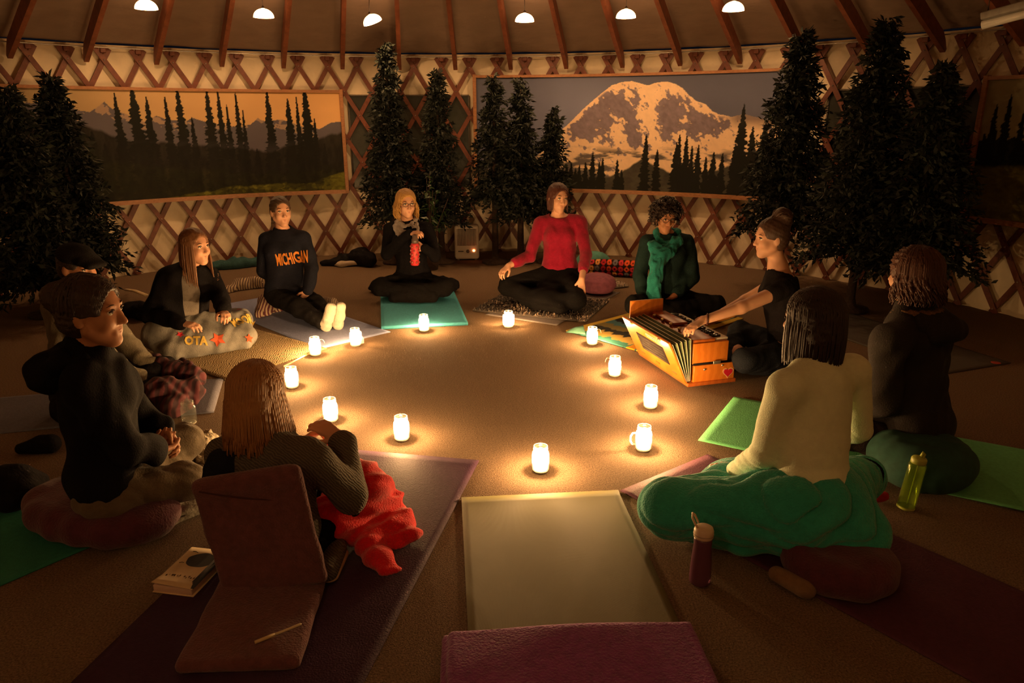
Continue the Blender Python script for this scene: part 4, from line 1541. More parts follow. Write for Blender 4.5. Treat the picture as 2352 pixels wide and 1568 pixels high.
def fir(tip, Y, foot_w, label, seed, zlow=.65, dens=1.0, lean=0.0, droop=.35):
    """tip pixel, distance, half width of the lowest boughs"""
    r = np.random.default_rng(seed)
    T = PY(tip[0], tip[1], Y)
    base = A3(T[0] + lean, T[1], 0)
    H = T[2]
    root = empty('artificial_fir', base, label, 'tree', 'dark fir trees along the wall')
    MB().tube([base + (T - base) * t for t in (0, .3, .6, .97)], [.038, .032, .022, .006], 8).build('trunk', bark, root)
    MB().lathe(base, [(.15, .0), (.15, .03), (.05, .05), (.04, .10)], 12).build('stand', bark, root)
    m = MB()
    V, Fq, Mi = [], [], []
    span = H - zlow
    nb = int(260 * dens * span / 1.4)
    for i in range(nb):
        t = (i + .5) / nb                      # 0 at the tip, 1 at the lowest bough
        t = t ** .85
        z = H - t * span
        L = max(foot_w * (.09 + .91 * t ** .8) * r.uniform(.75, 1.12), .035)
        az = r.uniform(0, 6.283)
        c = base + (T - base) * (z / H)
        c[2] = z
        out = A3(math.cos(az), math.sin(az), 0)
        nl = int(10 + 60 * L)
        for j in range(nl):
            s = (j + r.uniform(.2, 1)) / nl
            p = c + out * L * s + A3(0, 0, -droop * L * s * s + .04 * s) + r.normal(0, .012, 3)
            d = nz(out * r.uniform(.4, 1) + r.normal(0, .55, 3) + A3(0, 0, -.25))
            l = r.uniform(.04, .085)
            w = nz(np.cross(d, r.normal(size=3))) * r.uniform(.008, .016)
            n = len(V)
            V += [p - w * .4, p + d * l * .5 + w, p + d * l, p + d * l * .5 - w]
            Fq.append((n, n + 1, n + 2, n + 3))
            Mi.append(int(r.integers(0, 3)))
    o = obj('foliage', V, np.array(Fq), None, root, smooth=False, mats=needle, fmat=Mi)
    o['kind'] = 'stuff'
    # a few bough stems
    return root


fir((115, 178), 6.3, .42, 'broad dark fir tree at the left end of the forest mural', 11, zlow=.35, dens=1.5)
fir((12, 205), 5.9, .50, 'dark fir tree cut off by the left edge of the picture', 12, zlow=.25, dens=1.4)
fir((885, 104), 8.15, .36, 'tall slim fir tree in front of the night window', 13, zlow=.50, dens=1.1)
fir((1002, 168), 8.15, .33, 'medium fir tree between the night window and the heater', 14, zlow=.45, dens=1.0)
fir((1134, 180), 8.15, .35, 'drooping fir tree at the left edge of the mountain mural', 15, zlow=.68, droop=.55)
fir((1196, 188), 8.15, .33, 'slim fir tree second from the left edge of the mountain mural', 16, zlow=.50)
fir((1270, 253), 8.15, .28, 'short fir tree rising behind the woman in the red shirt', 17, zlow=.50)
fir((1846, 76), 6.75, .46, 'large fir tree at the right end of the mountain mural', 18, zlow=.60, dens=1.5)
fir((2040, 52), 6.0, .50, 'tallest fir tree on the right, behind the dark coat', 19, zlow=.48, dens=1.6)
fir((2172, 152), 5.6, .48, 'dark fir tree furthest right, beside the meadow mural', 20, zlow=.48, dens=1.5)


def shrub():
    r = np.random.default_rng(5)
    base = PZ(985, 618, 0) * A3(1, 1, 0)
    root = empty('broadleaf_shrub', base, 'dark broad-leaved shrub with glossy leaves behind the blonde woman', 'shrub')
    lm_ = mat('glossy_leaf', (.030, .060, .020), .22, var=.3)
    MB().lathe(base, [(.10, 0), (.13, .18), (.12, .185), (.02, .17)], 14).build('pot', bark, root)
    stems = MB()
    V, Fq = [], []
    for i in range(16):
        az = r.uniform(0, 6.28)
        top = base + A3(math.cos(az) * r.uniform(.08, .30), math.sin(az) * .16, r.uniform(.6, 1.08))
        mid = base + (top - base) * .5 + A3(0, 0, .1)
        stems.tube([base + A3(0, 0, .16), mid, top], [.008, .006, .003], 5)
        for j in range(16):
            t = r.uniform(.25, 1)
            p = base * (1 - t) ** 2 + 2 * mid * t * (1 - t) + top * t * t
            d = nz(r.normal(size=3) * A3(1, 1, .6))
            w = nz(np.cross(d, A3(0, 0, 1) + r.normal(0, .3, 3))) * r.uniform(.016, .028)
            l = r.uniform(.06, .11)
            up = A3(0, 0, .012)
            n = len(V)
            V += [p, p + d * l * .4 + w + up, p + d * l, p + d * l * .4 - w + up, p + d * l * .45]
            Fq += [(n, n + 1, n + 4), (n + 1, n + 2, n + 4), (n + 2, n + 3, n + 4), (n + 3, n, n + 4)]
    stems.build('stems', bark, root)
    o = obj('leaves', V, Fq, lm_, root, smooth=False)
    o['kind'] = 'stuff'


shrub()

# ================================================================== PEOPLE
skinm = {k: mat('skin_' + k, c, .5, var=.06, vscale=14, sss=.12, spec=.35) for k, c in
         dict(fair=(.58, .30, .19), light=(.62, .34, .22), tan=(.46, .22, .12)).items()}
lipm = mat('lips', (.42, .13, .10), .45, var=0)
eyew = mat('eye_white', (.70, .62, .52), .25, var=0)
iris = mat('eye_iris', (.035, .022, .014), .15, var=0)
browm = mat('brow_hair', (.06, .03, .015), .8, var=0)


def headframe(fwd, up=(0, 0, 1)):
    f = nz(fwd)
    r = nz(np.cross(f, up))
    return np.stack([r, f, np.cross(r, f)], 1)


def head_prims(c, M, s=1.0):
    P = lambda x, y, z: c + M @ (A3(x, y, z) * s)
    E = lambda p, r, k=.02: ell(P(*p), A3(*r) * s, M, k)
    pr = [E((0, -.012, .030), (.072, .092, .083)), E((0, .020, -.028), (.058, .063, .083), .03),
          cone(P(-.050, .005, -.052), P(0, .056, -.094), .019 * s, .020 * s, .03), cone(P(.050, .005, -.052), P(0, .056, -.094), .019 * s, .020 * s, .03),
          E((0, .062, -.098), (.020, .018, .016), .02), E((-.034, .058, -.030), (.026, .026, .028), .02), E((.034, .058, -.030), (.026, .026, .028), .02),
          cone(P(-.036, .070, .024), P(.036, .070, .024), .012 * s, None, .015),
          cone(P(0, .079, .012), P(0, .101, -.030), .0075 * s, .0115 * s, .010), E((-.011, .090, -.034), (.009, .010, .007), .006), E((.011, .090, -.034), (.009, .010, .007), .006),
          cone(P(-.017, .076, -.058), P(.017, .076, -.058), .0075 * s, None, .012), cone(P(-.014, .075, -.069), P(.014, .075, -.069), .008 * s, None, .012)]
    for sx in (-1, 1):
        Me = M @ rotz(sx * .35)
        pr.append(ell(P(sx * .074, -.008, -.012), A3(.008, .018, .031) * s, Me, .006))
    return pr


def head_cuts(c, M, s=1.0):
    P = lambda x, y, z: c + M @ (A3(x, y, z) * s)
    out = [ell(P(sx * .031, .090, .006), A3(.016, .014, .011) * s, M) for sx in (-1, 1)]
    out += [cone(P(-.020, .090, -.0635), P(.020, .090, -.0635), .0022, None)]
    return out


def face_parts(c, M, s, root, browc=None, lip=True):
    P = lambda x, y, z: c + M @ (A3(x, y, z) * s)
    for sx in (-1, 1):
        m = MB()
        e = P(sx * .031, .070, .006)
        m.ball(e, .0125 * s, 10, M)
        m.cur = 1
        m.ball(e + M @ A3(0, .0085, 0) * s, (.0062 * s, .0050 * s, .0062 * s), 8, M)
        m.build('eye', None, root, mats=[eyew, iris])
        # lid
        MB().tube([P(sx * .031 + x, y, z) for x, y, z in ((-.014, .077, .008), (-.007, .0835, .0135), (0, .0850, .0148), (.007, .0835, .0135), (.014, .077, .008))], .0028 * s, 6).build('eyelid', iris if browc is None else browc, root)
        MB().tube([P(sx * .031 + x * sx, y, z) for x, y, z in ((-.016, .082, .026), (-.005, .0845, .0305), (.008, .081, .031), (.018, .072, .026))], [.002, .0032, .003, .0012], 6, flat=.6).build('eyebrow', browc or browm, root)
    if lip:
        MB().tube([P(x, y, z) for x, y, z in ((-.022, .070, -.0635), (-.010, .0825, -.0600), (0, .0835, -.0612), (.010, .0825, -.0600), (.022, .070, -.0635))], [.001, .0035, .0036, .0035, .001], 6).build('upper_lip', lipm, root)
        MB().tube([P(x, y, z) for x, y, z in ((-.021, .070, -.0645), (-.010, .0815, -.0690), (0, .0830, -.0695), (.010, .0815, -.0690), (.021, .070, -.0645))], [.001, .0038, .0044, .0038, .001], 6).build('lower_lip', lipm, root)


def hand_prims(w, d, n, side, curl=.5, spread=.15, s=.95, thumb=.5):
    """w wrist, d finger direction, n palm normal, side +1 right hand, -1 left"""
    d = nz(d)
    n = nz(n - d * np.dot(n, d))
    t = np.cross(d, n) * side                    # towards the thumb
    pr = []
    kn = [w + (d * a + t * b) * s for a, b in ((.086, .026), (.090, .009), (.085, -.009), (.077, -.025))]
    for i, k in enumerate(kn):
        pr.append(cone(w + d * .008 + t * (.012 - .008 * i) * s, k, .0135 * s, .0105 * s, .012))
    for i, k in enumerate(kn):
        L = (.072, .080, .074, .058)[i] * s
        ang, p = curl * .5, k
        dd = nz(d + t * spread * (1.2 - .8 * i) * .6)
        for seg, (fr, r) in enumerate(((.45, .0092), (.30, .0084), (.25, .0075))):
            v = dd * math.cos(ang) + n * math.sin(ang)
            q = p + v * L * fr
            pr.append(cone(p, q, r * s, r * s * .92, .004))
            p = q
            ang += curl * (1.0, .8, 0)[seg]
    b = w + (d * .022 + t * .022 + n * .006) * s
    v1 = nz(d * .75 + t * .65 + n * thumb * .5)
    v2 = nz(d * .9 + t * .25 + n * thumb * .8)
    q = b + v1 * .042 * s
    q2 = q + v2 * .030 * s
    q3 = q2 + nz(d * .9 + n * thumb) * .024 * s
    pr += [cone(b, q, .0135 * s, .0105 * s, .010), cone(q, q2, .0102 * s, .0095 * s, .004), cone(q2, q3, .0095 * s, .0078 * s, .004)]
    return pr


class Person:
    def __init__(s, key, label, J, hf, skin='light', hup=(0, 0, 1), hs=1.0, legs=None, group='people seated in the circle', build=1.0, thick=1.0):
        s.J = J = dict(J)
        s.M = headframe(hf, hup)
        s.hs = hs
        s.c = J['hc']
        s.right = nz((J['sR'] - J['sL']) * A3(1, 1, 0))
        s.fwd = A3(-s.right[1], s.right[0], 0)
        s.spine = nz(J['nk'] - J['pel'])
        if 'kR' not in J:
            p, f, r = J['pel'], s.fwd, s.right
            g = lambda a, b, z: A3(*(p + f * a + r * b)[:2], z)
            J['kR'], J['kL'] = g(.27, .32, .15), g(.27, -.32, .15)
            J['aR'], J['aL'] = g(.36, -.10, .06), g(.30, .12, .09)
        J['hipR'], J['hipL'] = J['pel'] + s.right * .085 - A3(0, 0, .055), J['pel'] - s.right * .085 - A3(0, 0, .055)
        s.root = empty('person', A3(J['pel'][0], J['pel'][1], 0), label, 'person', group)
        s.skin = skinm[skin]
        b = build
        s.b = b
        MT = np.stack([s.right, nz(np.cross(s.spine, s.right)), s.spine], 1)
        s.MT = MT
        pel, nk = J['pel'], J['nk']
        at = lambda t, y=0, x=0: pel + (nk - pel) * t + MT[:, 1] * y + MT[:, 0] * x
        shm = (J['sL'] + J['sR']) / 2
        s.at = at
        s.torso = [ell(at(.0, -.01), A3(.160, .118, .105) * b, MT, .04), ell(at(.28), A3(.130, .098, .13) * b, MT, .05), ell(at(.52, .0), A3(.132, .100, .13) * b, MT, .05),
                   ell(at(.74, .0), A3(.142, .102, .11) * b, MT, .05),
                   cone(J['sL'] + (shm - J['sL']) * .14, J['sR'] + (shm - J['sR']) * .14, .046 * b, .046 * b, .05),
                   cone(shm + s.spine * .0, nk, .062, .055, .05)]
        s.torso += [cone(nk + s.spine * .012 - MT[:, 1] * .008, J['s' + k] + (shm - J['s' + k]) * .25 + s.spine * .012, .036, .034 * b, .04) for k in 'LR']
        s.bust = [ell(at(.66, .070, sx * .062), A3(.060, .055, .058) * b, MT, .04) for sx in (-1, 1)]
        s.neck = [cone(nk - s.spine * .03, s.c + s.M @ A3(0, -.022, -.055) * hs, .052, .047, .03)]
        s.arm = {}
        for k in 'LR':
            s.arm[k] = [cone(J['s' + k], J['e' + k], .046 * b, .038 * b, .03), cone(J['e' + k], J['w' + k], .037 * b, .025, .02)]
        s.leg = {}
        for k in 'LR':
            s.leg[k] = [cone(J['hip' + k], J['k' + k], .080 * b, .058 * b, .05), cone(J['k' + k], J['a' + k], .056 * b, .037, .03)]
        s.hands, s.feet, s.headc = {}, [], head_prims(s.c, s.M, hs)
        s.extra = []

    def hand(s, k, d, n, **kw):
        s.hands[k] = hand_prims(s.J['w' + k], A3(*d), A3(*n), 1 if k == 'R' else -1, **kw)
        return s

    def finger_tip(s, k):
        return s.hands[k][-4][2]

    def foot(s, k, d, up=(0, 0, 1), sc=1.0):
        a = s.J['a' + k]
        d, up = nz(d), nz(up)
        s.feet += [cone(a - d * .035 - up * .030, a + d * .06 - up * .022, .034 * sc, .032 * sc, .02), cone(a + d * .06 - up * .026, a + d * .15 - up * .036, .033 * sc, .022 * sc, .02, np.cross(d, up), 1.35)]
        return s

    def body(s, vox=.0065, bust=True, face=True, brow=None):
        pr = list(s.torso) + (s.bust if bust else []) + s.neck + s.arm['L'] + s.arm['R'] + s.leg['L'] + s.leg['R'] + s.feet + s.headc
        pr = pr + [p for k in s.hands for p in s.hands[k]]
        o = soft('body', pr, s.skin, s.root, vox=vox, cuts=head_cuts(s.c, s.M, s.hs), floor=.004)
        if face:
            face_parts(s.c, s.M, s.hs, s.root, brow)
        return s

    def top(s, m, name='shirt', sleeve=(1.0, 1.0), off=.011, amp=.0035, lam=.085, seed=1, hem=.0, neck=.062, vox=.0085, cuts=(), extra=(), bust=True, aniso=(1, 1, .55)):
        pr = list(s.torso) + (s.bust if bust else []) + list(extra)
        J = s.J
        for k, sl in zip('LR', sleeve):
            if sl <= .5:
                t = sl / .5
                pr.append(cone(J['s' + k], J['s' + k] + (J['e' + k] - J['s' + k]) * t, .047 * s.b, (.047 - .008 * t) * s.b, .03))
            else:
                t = (sl - .5) / .5
                pr += [cone(J['s' + k], J['e' + k], .047 * s.b, .040 * s.b, .03), cone(J['e' + k], J['e' + k] + (J['w' + k] - J['e' + k]) * t, .040 * s.b, .040 - .010 * t, .02)]
        cu = [ell(J['nk'] + s.spine * .045 + s.MT[:, 1] * .012, (neck, neck, .05), s.MT)] + list(cuts)
        if hem is not None:
            cu.append(('plane', s.at(hem - .12), -s.spine))
        s.shirt_prims = pr
        return soft(name, pr, m, s.root, vox=vox, off=off, disp=folds(seed, amp, lam, aniso), cuts=cu, floor=.01)

    def trousers(s, m, name='trousers', off=.012, amp=.004, lam=.08, seed=2, to=1.06, vox=.0095, extra=(), lap=True):
        J = s.J
        pr = [ell(s.at(0, -.01) - A3(0, 0, .03), A3(.145, .104, .085) * s.b, s.MT, .04)] + list(extra)
        for k in 'LR':
            pr += [cone(J['hip' + k], J['k' + k], .082 * s.b, .062 * s.b, .05), cone(J['k' + k], J['k' + k] + (J['a' + k] - J['k' + k]) * to, .060 * s.b, .046, .03)]
        if name == 'trousers' and lap:
            pr.append(cone(J['pel'] - A3(0, 0, .06), (J['aL'] + J['aR']) / 2 + A3(0, 0, .01), .085, .06, .08, s.right, 1.5))
        s.leg_prims = pr
        return soft(name, pr, m, s.root, vox=vox, off=off, disp=folds(seed, amp, lam), floor=.009)

    # ---- hair
    def P(s, x, y, z):
        return s.c + s.M @ (A3(x, y, z) * s.hs)

    def cap_hair(s, m, name='hair', grow=.010, extra=(), hairline=.078, seed=1, amp=.0022, cut=True, low=-.06, aniso=(1.6, .4, 1.6), vox=.006):
        pr = [ell(s.P(0, -.016, .032), A3(.074 + grow, .093 + grow, .084 + grow) * s.hs, s.M, .02), ell(s.P(0, -.040, low * .5), A3(.066 + grow, .060 + grow, .065) * s.hs, s.M, .03)] + list(extra)
        cu = []
        if cut:
            cu = [ell(s.P(0, .098, hairline - .088), A3(.066, .075, .088) * s.hs, s.M), ell(s.P(-.082, .028, -.050), A3(.05, .040, .050) * s.hs, s.M), ell(s.P(.082, .028, -.050), A3(.05, .040, .050) * s.hs, s.M)]
        w = Waves(seed, 5, .022)
        Rm = s.M

        def dsp(X, Y, Z):
            x, y, z = X - s.c[0], Y - s.c[1], Z - s.c[2]
            u = [x * Rm[0, i] + y * Rm[1, i] + z * Rm[2, i] for i in range(3)]
            return amp * w(u[0] * aniso[0], u[1] * aniso[1], u[2] * aniso[2])
        return soft(name, pr, m, s.root, vox=vox, disp=dsp, cuts=cu, kcut=.010)

    def locks(s, m, n=120, length=.25, az=(50, 310), seed=1, rad=.0075, curl=0.0, curl_n=3, flare=.0, name='hair_locks', part=0.0, top=1.0, taper=.35, avoid=True, lenf=None, grow=.006, inward=0.0, nseg=9):
        """strands combed from the parting and falling; azimuth 0 is the face, turning to the person's left"""
        r = np.random.default_rng(seed)
        mb = MB()
        down = A3(0, 0, -1)
        tp = getattr(s, 'shirt_prims', None) if avoid else None
        for i in range(n):
            a = math.radians(r.uniform(*az))
            out = A3(-math.sin(a), math.cos(a), 0)
            # a start on the parting: on the crown line, shifted fore and aft
            g = grow + r.uniform(-.004, .004)
            rx, ry, rz = .074 + g, .094 + g, .084 + g
            pts = []
            f0 = r.uniform(.05, .35)
            for t in np.linspace(f0, 1.0, 5):
                ph = t * math.radians(98)
                pts.append(s.P(rx * math.sin(ph) * out[0] + part * (1 - t), -.016 + ry * math.sin(ph) * out[1], .032 + rz * math.cos(ph) * top))
            L = (lenf(math.degrees(a)) if lenf else length) * r.uniform(.74, 1.08)
            wo = s.M @ out
            wo = nz(wo * A3(1, 1, 0))
            p = pts[-1].copy()
            ph0 = r.uniform(0, 6.28)
            tan_ = np.cross(wo, down)
            for j in range(1, nseg):
                t = j / (nseg - 1)
                q = p + down * L * t + wo * (flare * t - inward * t * t)
                if curl:
                    q = q + (wo * math.cos(ph0 + t * curl_n * 6.28) + tan_ * math.sin(ph0 + t * curl_n * 6.28)) * curl * min(1, t * 2.5)
                if tp:
                    for _ in range(2):
                        ds = [float(pdist(pp, q[0], q[1], q[2])) for pp in tp]
                        dm = min(ds)
                        if dm < .022:
                            pushd = nz((q - (s.J['nk'] + s.J['pel']) / 2) * A3(1, 1, 0) + A3(0, 0, .15))
                            q = q + pushd * (.024 - dm)
                pts.append(q)
            k = len(pts)
            rr = rad * r.uniform(.7, 1.25)
            rads = [rr * (.55 + .45 * min(1, x / 3)) * (1 - (1 - taper) * max(0, (x / (k - 1) - .55) / .45)) for x in range(k)]
            mb.tube(pts, rads, 5, flat=.6)
        return mb.build(name, m, s.root)


def hairm(name, c, c2=None, rough=.52):
    c2 = c2 or tuple(x * .55 for x in c)
    return wavemat(name, c2, c, 90, rough, dist=3, bump=.35, lo=.2, hi=.8, stretch=(1, 1, .12))


def glasses(p, root, m):
    for sx in (-1, 1):
        MB().tube([p.P(sx * .032 + .024 * math.cos(t), .098 - .010 * abs(math.cos(t)) * .5, .004 + .017 * math.sin(t)) for t in np.linspace(0, 6.283, 20)], .0020, 5, caps=False).build('lens_rim', m, root)
        MB().tube([p.P(sx * .056, .092, .008), p.P(sx * .072, .06, .008), p.P(sx * .078, -.005, .004)], .0018, 5).build('temple_arm', m, root)
    MB().tube([p.P(-.009, .100, .008), p.P(0, .103, .010), p.P(.009, .100, .008)], .0018, 5).build('bridge', m, root)


def on_surface(o, pts2d, origin, ex, ey, d, lift=.003):
    """project flat points onto an object's surface along d; returns world points"""
    me = o.data
    me.calc_loop_triangles() if hasattr(me, 'calc_loop_triangles') else None
    b = BASE[o.name]
    co = np.zeros(len(me.vertices) * 3)
    me.vertices.foreach_get('co', co)
    co = co.reshape(-1, 3) + b
    tree = BVHTree.FromPolygons([Vector(v) for v in co], [tuple(p.vertices) for p in me.polygons])
    out = []
    for x, y in pts2d:
        q = origin + ex * x + ey * y
        hit = tree.ray_cast(Vector(q - d * .5), Vector(d))
        out.append(np.array(hit[0]) - d * lift if hit[0] is not None else q)
    return out


def text_mesh(txt, size, bold=.0, sub=2):
    cu = bpy.data.curves.new('lettering', 'FONT')
    cu.body = txt
    cu.size = size
    cu.offset = bold
    cu.align_x = 'CENTER'
    cu.align_y = 'CENTER'
    cu.resolution_u = 2
    o = bpy.data.objects.new('lettering_tmp', cu)
    COL.objects.link(o)
    dg = bpy.context.evaluated_depsgraph_get()
    me = bpy.data.meshes.new_from_object(o.evaluated_get(dg))
    import bmesh
    bm = bmesh.new()
    bm.from_mesh(me)
    bmesh.ops.triangulate(bm, faces=bm.faces[:])
    for _ in range(sub):
        bmesh.ops.subdivide_edges(bm, edges=[e for e in bm.edges if e.calc_length() > size * .18], cuts=1)
        bmesh.ops.triangulate(bm, faces=bm.faces[:])
    v = [(a.co.x, a.co.y) for a in bm.verts]
    bm.verts.index_update()
    f = [tuple(a.index for a in fc.verts) for fc in bm.faces]
    bm.free()
    bpy.data.objects.remove(o)
    bpy.data.meshes.remove(me)
    return v, f


def decal(name, o, txt_or_poly, origin, ex, ey, d, m, parent, size=.05, bold=0.0, stretch=(1, 1), lift=.003):
    if isinstance(txt_or_poly, str):
        v, f = text_mesh(txt_or_poly, size, bold)
    else:
        v, f = txt_or_poly
    v = [(x * stretch[0], y * stretch[1]) for x, y in v]
    w = on_surface(o, v, origin, ex, ey, d, lift)
    return obj(name, w, f, m, parent, smooth=False)


def hit_at(o, px, py):
    me = o.data
    b = BASE[o.name]
    co = np.zeros(len(me.vertices) * 3)
    me.vertices.foreach_get('co', co)
    co = co.reshape(-1, 3) + b
    tree = BVHTree.FromPolygons([Vector(v) for v in co], [tuple(p.vertices) for p in me.polygons])
    h = tree.ray_cast(Vector((0, 0, HC)), Vector(nz(ray(px, py))))
    nm = A3(0, 0, 0)
    if h[0] is None:
        return None, None
    for q, n_, _i, _d in tree.find_nearest_range(h[0], .05):
        nm = nm + np.array(n_)
    return np.array(h[0]), nz(nm)


def star_poly(r, rot=0.0):
    pts = [(0, 0)] + [((r if i % 2 == 0 else r * .5) * math.cos(rot + i * math.pi / 5), (r if i % 2 == 0 else r * .5) * math.sin(rot + i * math.pi / 5)) for i in range(10)]
    return pts, [(0, i + 1, (i + 1) % 10 + 1) for i in range(10)]


def cloth(name, c, **k):
    kw = dict(var=.12, vscale=35, bump=.35, bscale=150, sheen=(.0 if max(c) < .06 else .12), spec=(.08 if max(c) < .06 else .2))
    kw.update(k)
    return mat(name, c, .9, **kw)



# joints in metres: pel pelvis, nk neck base, hc head centre, s e w shoulder elbow wrist, k knee, a ankle; L and R are the person's own
PEOPLE_J = dict(
 red=dict(pel=PY(1286,618,6.40), nk=PY(1284,503,6.44), hc=PY(1282,454,6.40), sR=PY(1241,513,6.44), sL=PY(1333,510,6.42),
   eR=PY(1216,588,6.34), wR=PY(1168,610,6.18), eL=PY(1346,586,6.24), wL=PY(1336,640,6.00),
   kR=PZ(1164,658,.15), kL=PZ(1326,690,.12), aR=PZ(1280,706,.06), aL=PZ(1215,690,.07)),
 blond=dict(pel=PY(948,632,6.62), nk=PY(936,511,6.66), hc=PY(933,467,6.62), sR=PY(894,526,6.68), sL=PY(983,526,6.64),
   eR=PY(888,583,6.60), wR=PY(940,536,6.42), eL=PY(1000,588,6.52), wL=PY(976,570,6.38),
   kR=PZ(872,660,.13), kL=PZ(1022,660,.13), aR=PZ(985,682,.06), aL=PZ(915,682,.06)),
 mich=dict(pel=PY(656,662,5.98), nk=PY(650,534,6.06), hc=PY(645,485,6.02), sR=PY(609,550,6.04), sL=PY(697,548,6.06),
   eR=PY(606,622,6.06), wR=PY(676,668,5.88), eL=PY(716,616,5.96), wL=PY(707,668,5.80),
   kR=PZ(690,708,.12), kL=PZ(724,698,.12), aR=PZ(744,742,.06), aL=PZ(772,738,.06)),
 long=dict(pel=PY(420,735,5.00), nk=PY(438,620,5.02), hc=PY(449,566,4.98), sR=PY(386,644,4.90), sL=PY(484,636,5.10),
   eR=PY(345,722,4.82), wR=PY(415,742,4.68), eL=PY(507,690,4.98), wL=PY(512,712,4.80),
   kR=PZ(390,765,.16), kL=PZ(545,740,.14), aR=PZ(530,775,.07), aL=PZ(450,790,.07)),
 curly=dict(pel=PY(1535,676,5.88), nk=PY(1531,543,5.92), hc=PY(1529,496,5.88), sR=PY(1484,558,5.92), sL=PY(1578,558,5.92),
   eR=PY(1470,632,5.84), wR=PY(1480,690,5.70), eL=PY(1592,636,5.84), wL=PY(1540,688,5.70)),
 player=dict(pel=PY(1806,790,4.48), nk=PY(1786,615,4.52), hc=PY(1770,545,4.50), sL=PY(1804,662,4.36), sR=PY(1790,645,4.70),
   eL=PY(1702,706,4.28), wL=PY(1614,736,4.22), eR=PY(1712,690,4.72), wR=PY(1640,728,4.58)),
 mint=dict(pel=PY(1862,1120,2.46), nk=PY(1868,842,2.54), hc=PY(1864,738,2.58), sL=PY(1800,892,2.42), sR=PY(1962,852,2.60),
   eL=PY(1756,1040,2.50), wL=PY(1690,1085,2.70), eR=PY(1970,985,2.66), wR=PY(1840,1020,2.84),
   kL=PZ(1545,1160,.13), kR=PZ(1985,1095,.15), aL=PZ(1700,1125,.08), aR=PZ(1760,1150,.08)),
 coat=dict(pel=PY(2100,975,3.18), nk=PY(2098,718,3.24), hc=PY(2096,632,3.26), sL=PY(2042,786,3.08), sR=PY(2150,764,3.36),
   eL=PY(2030,915,3.10), wL=PY(2002,985,3.32), eR=PY(2120,900,3.46), wR=PY(2012,965,3.52)),
 near=dict(pel=PY(640,1230,2.37), nk=PY(612,1012,2.38), hc=PY(592,908,2.41), sL=PY(516,1050,2.41), sR=PY(716,1052,2.33),
   eR=PY(808,1140,2.41), wR=PY(784,1008,2.51), eL=PY(540,1170,2.55), wL=PY(690,1020,2.61),
   kL=PZ(640,1090,.22), kR=PZ(830,1120,.20), aL=PZ(800,1130,.08), aR=PZ(720,1150,.08)),
 hoodie=dict(pel=PY(250,1085,2.60), nk=PY(208,810,2.57), hc=PY(212,714,2.55), sR=PY(190,880,2.42), sL=PY(245,850,2.74),
   eR=PY(290,1030,2.48), wR=PY(364,1035,2.66), eL=PY(325,965,2.86), wL=PY(378,985,2.82),
   kR=PZ(430,1105,.16), kL=PZ(425,1010,.20), aR=PZ(330,1135,.10), aL=PZ(400,1070,.10)),
 cap=dict(pel=PY(185,850,3.90), nk=PY(168,672,3.94), hc=PY(178,612,3.96), sR=PY(130,705,3.84), sL=PY(228,708,4.08),
   eR=PY(240,820,3.84), wR=PY(322,872,3.90), eL=PY(295,795,4.10), wL=PY(348,845,4.05)),
)

UP = A3(0, 0, 1)

# ---- woman in the red shirt, cross-legged, facing us
p = Person('red', 'woman in a red shirt and black trousers sitting cross-legged', PEOPLE_J['red'], (.42, -.88, -.10), 'light', hup=(.06, 0, 1))
p.hand('R', PY(1143, 626, 6.08) - p.J['wR'] + A3(0, 0, -.03), (.3, .3, -1), curl=.65, spread=.3)
p.hand('L', A3(-.02, -.30, -1), (-.1, 1, -.3), curl=.30, spread=.28)
p.body()
p.top(cloth('red_knit', (.235, .005, .026)), 'red_shirt', (.80, .84), neck=.082, seed=3, hem=.02)
p.trousers(cloth('black_cotton', (.0038, .0033, .0033)), seed=4)
hm = hairm('auburn_hair', (.085, .022, .012))
p.cap_hair(hm, seed=3, grow=.013)
p.locks(hm, 170, .13, (58, 302), 5, rad=.006, flare=.012, inward=.01)

# ---- blonde woman with glasses, scarf and red bottle
p = Person('blond', 'blonde woman with glasses and grey scarf holding a red bottle', PEOPLE_J['blond'], (.40, -.90, -.08), 'light')
p.hand('R', A3(.7, -.4, .1), (.2, .4, -1), curl=.8)
p.hand('L', A3(-1, -.15, .05), (.0, -1, .0) if False else (-.1, .9, 0), curl=1.2, spread=.05)
p.body()
p.top(cloth('black_wool', (.0048, .0042, .005)), 'black_top', (1, 1), seed=5, hem=.0)
p.trousers(cloth('black_cotton', (.0038, .0033, .0033)), seed=6, extra=[])
pr = []
for i in range(9):
    a = -.3 + i / 8 * (math.pi + .6)
    q = p.J['pel'] + A3(math.cos(a) * .30, -math.sin(a) * .02 + .05 * math.cos(a * 2), 0)
    pr.append(ell(A3(q[0], q[1] + .05, .055), (.11, .10, .06), None, .06))
pr.append(cone(PZ(848, 664, .03), PZ(900, 655, .08), .02, .07, .05))
pr.append(cone(PZ(1050, 650, .03), PZ(1000, 650, .09), .02, .07, .05))
soft('dark_wrap', pr, cloth('black_wool', (.0048, .0042, .005)), p.root, vox=.010, disp=folds(5, .008, .09), floor=.025)
hm = hairm('blonde_hair', (.62, .34, .10))
p.cap_hair(hm, seed=6, grow=.016)
p.locks(hm, 250, .15, (52, 308), 7, rad=.0068, flare=.055, curl=.012, curl_n=1.4, inward=.045, grow=.012)
sc = cloth('grey_scarf', (.33, .29, .27), vscale=60)
pr = []
nk = p.J['nk']
for ring in range(3):
    for i in range(16):
        a0, a1 = i / 16 * 6.283, (i + 1) / 16 * 6.283
        def q(a):
            return nk + A3(math.cos(a) * (.078 + .016 * ring), math.sin(a) * (.075 + .014 * ring) - .012 * ring, .030 - .030 * ring - (.055 + .022 * ring) * max(0, -math.sin(a)) ** 2)
        pr.append(cone(q(a0), q(a1), .020, .020, .012))
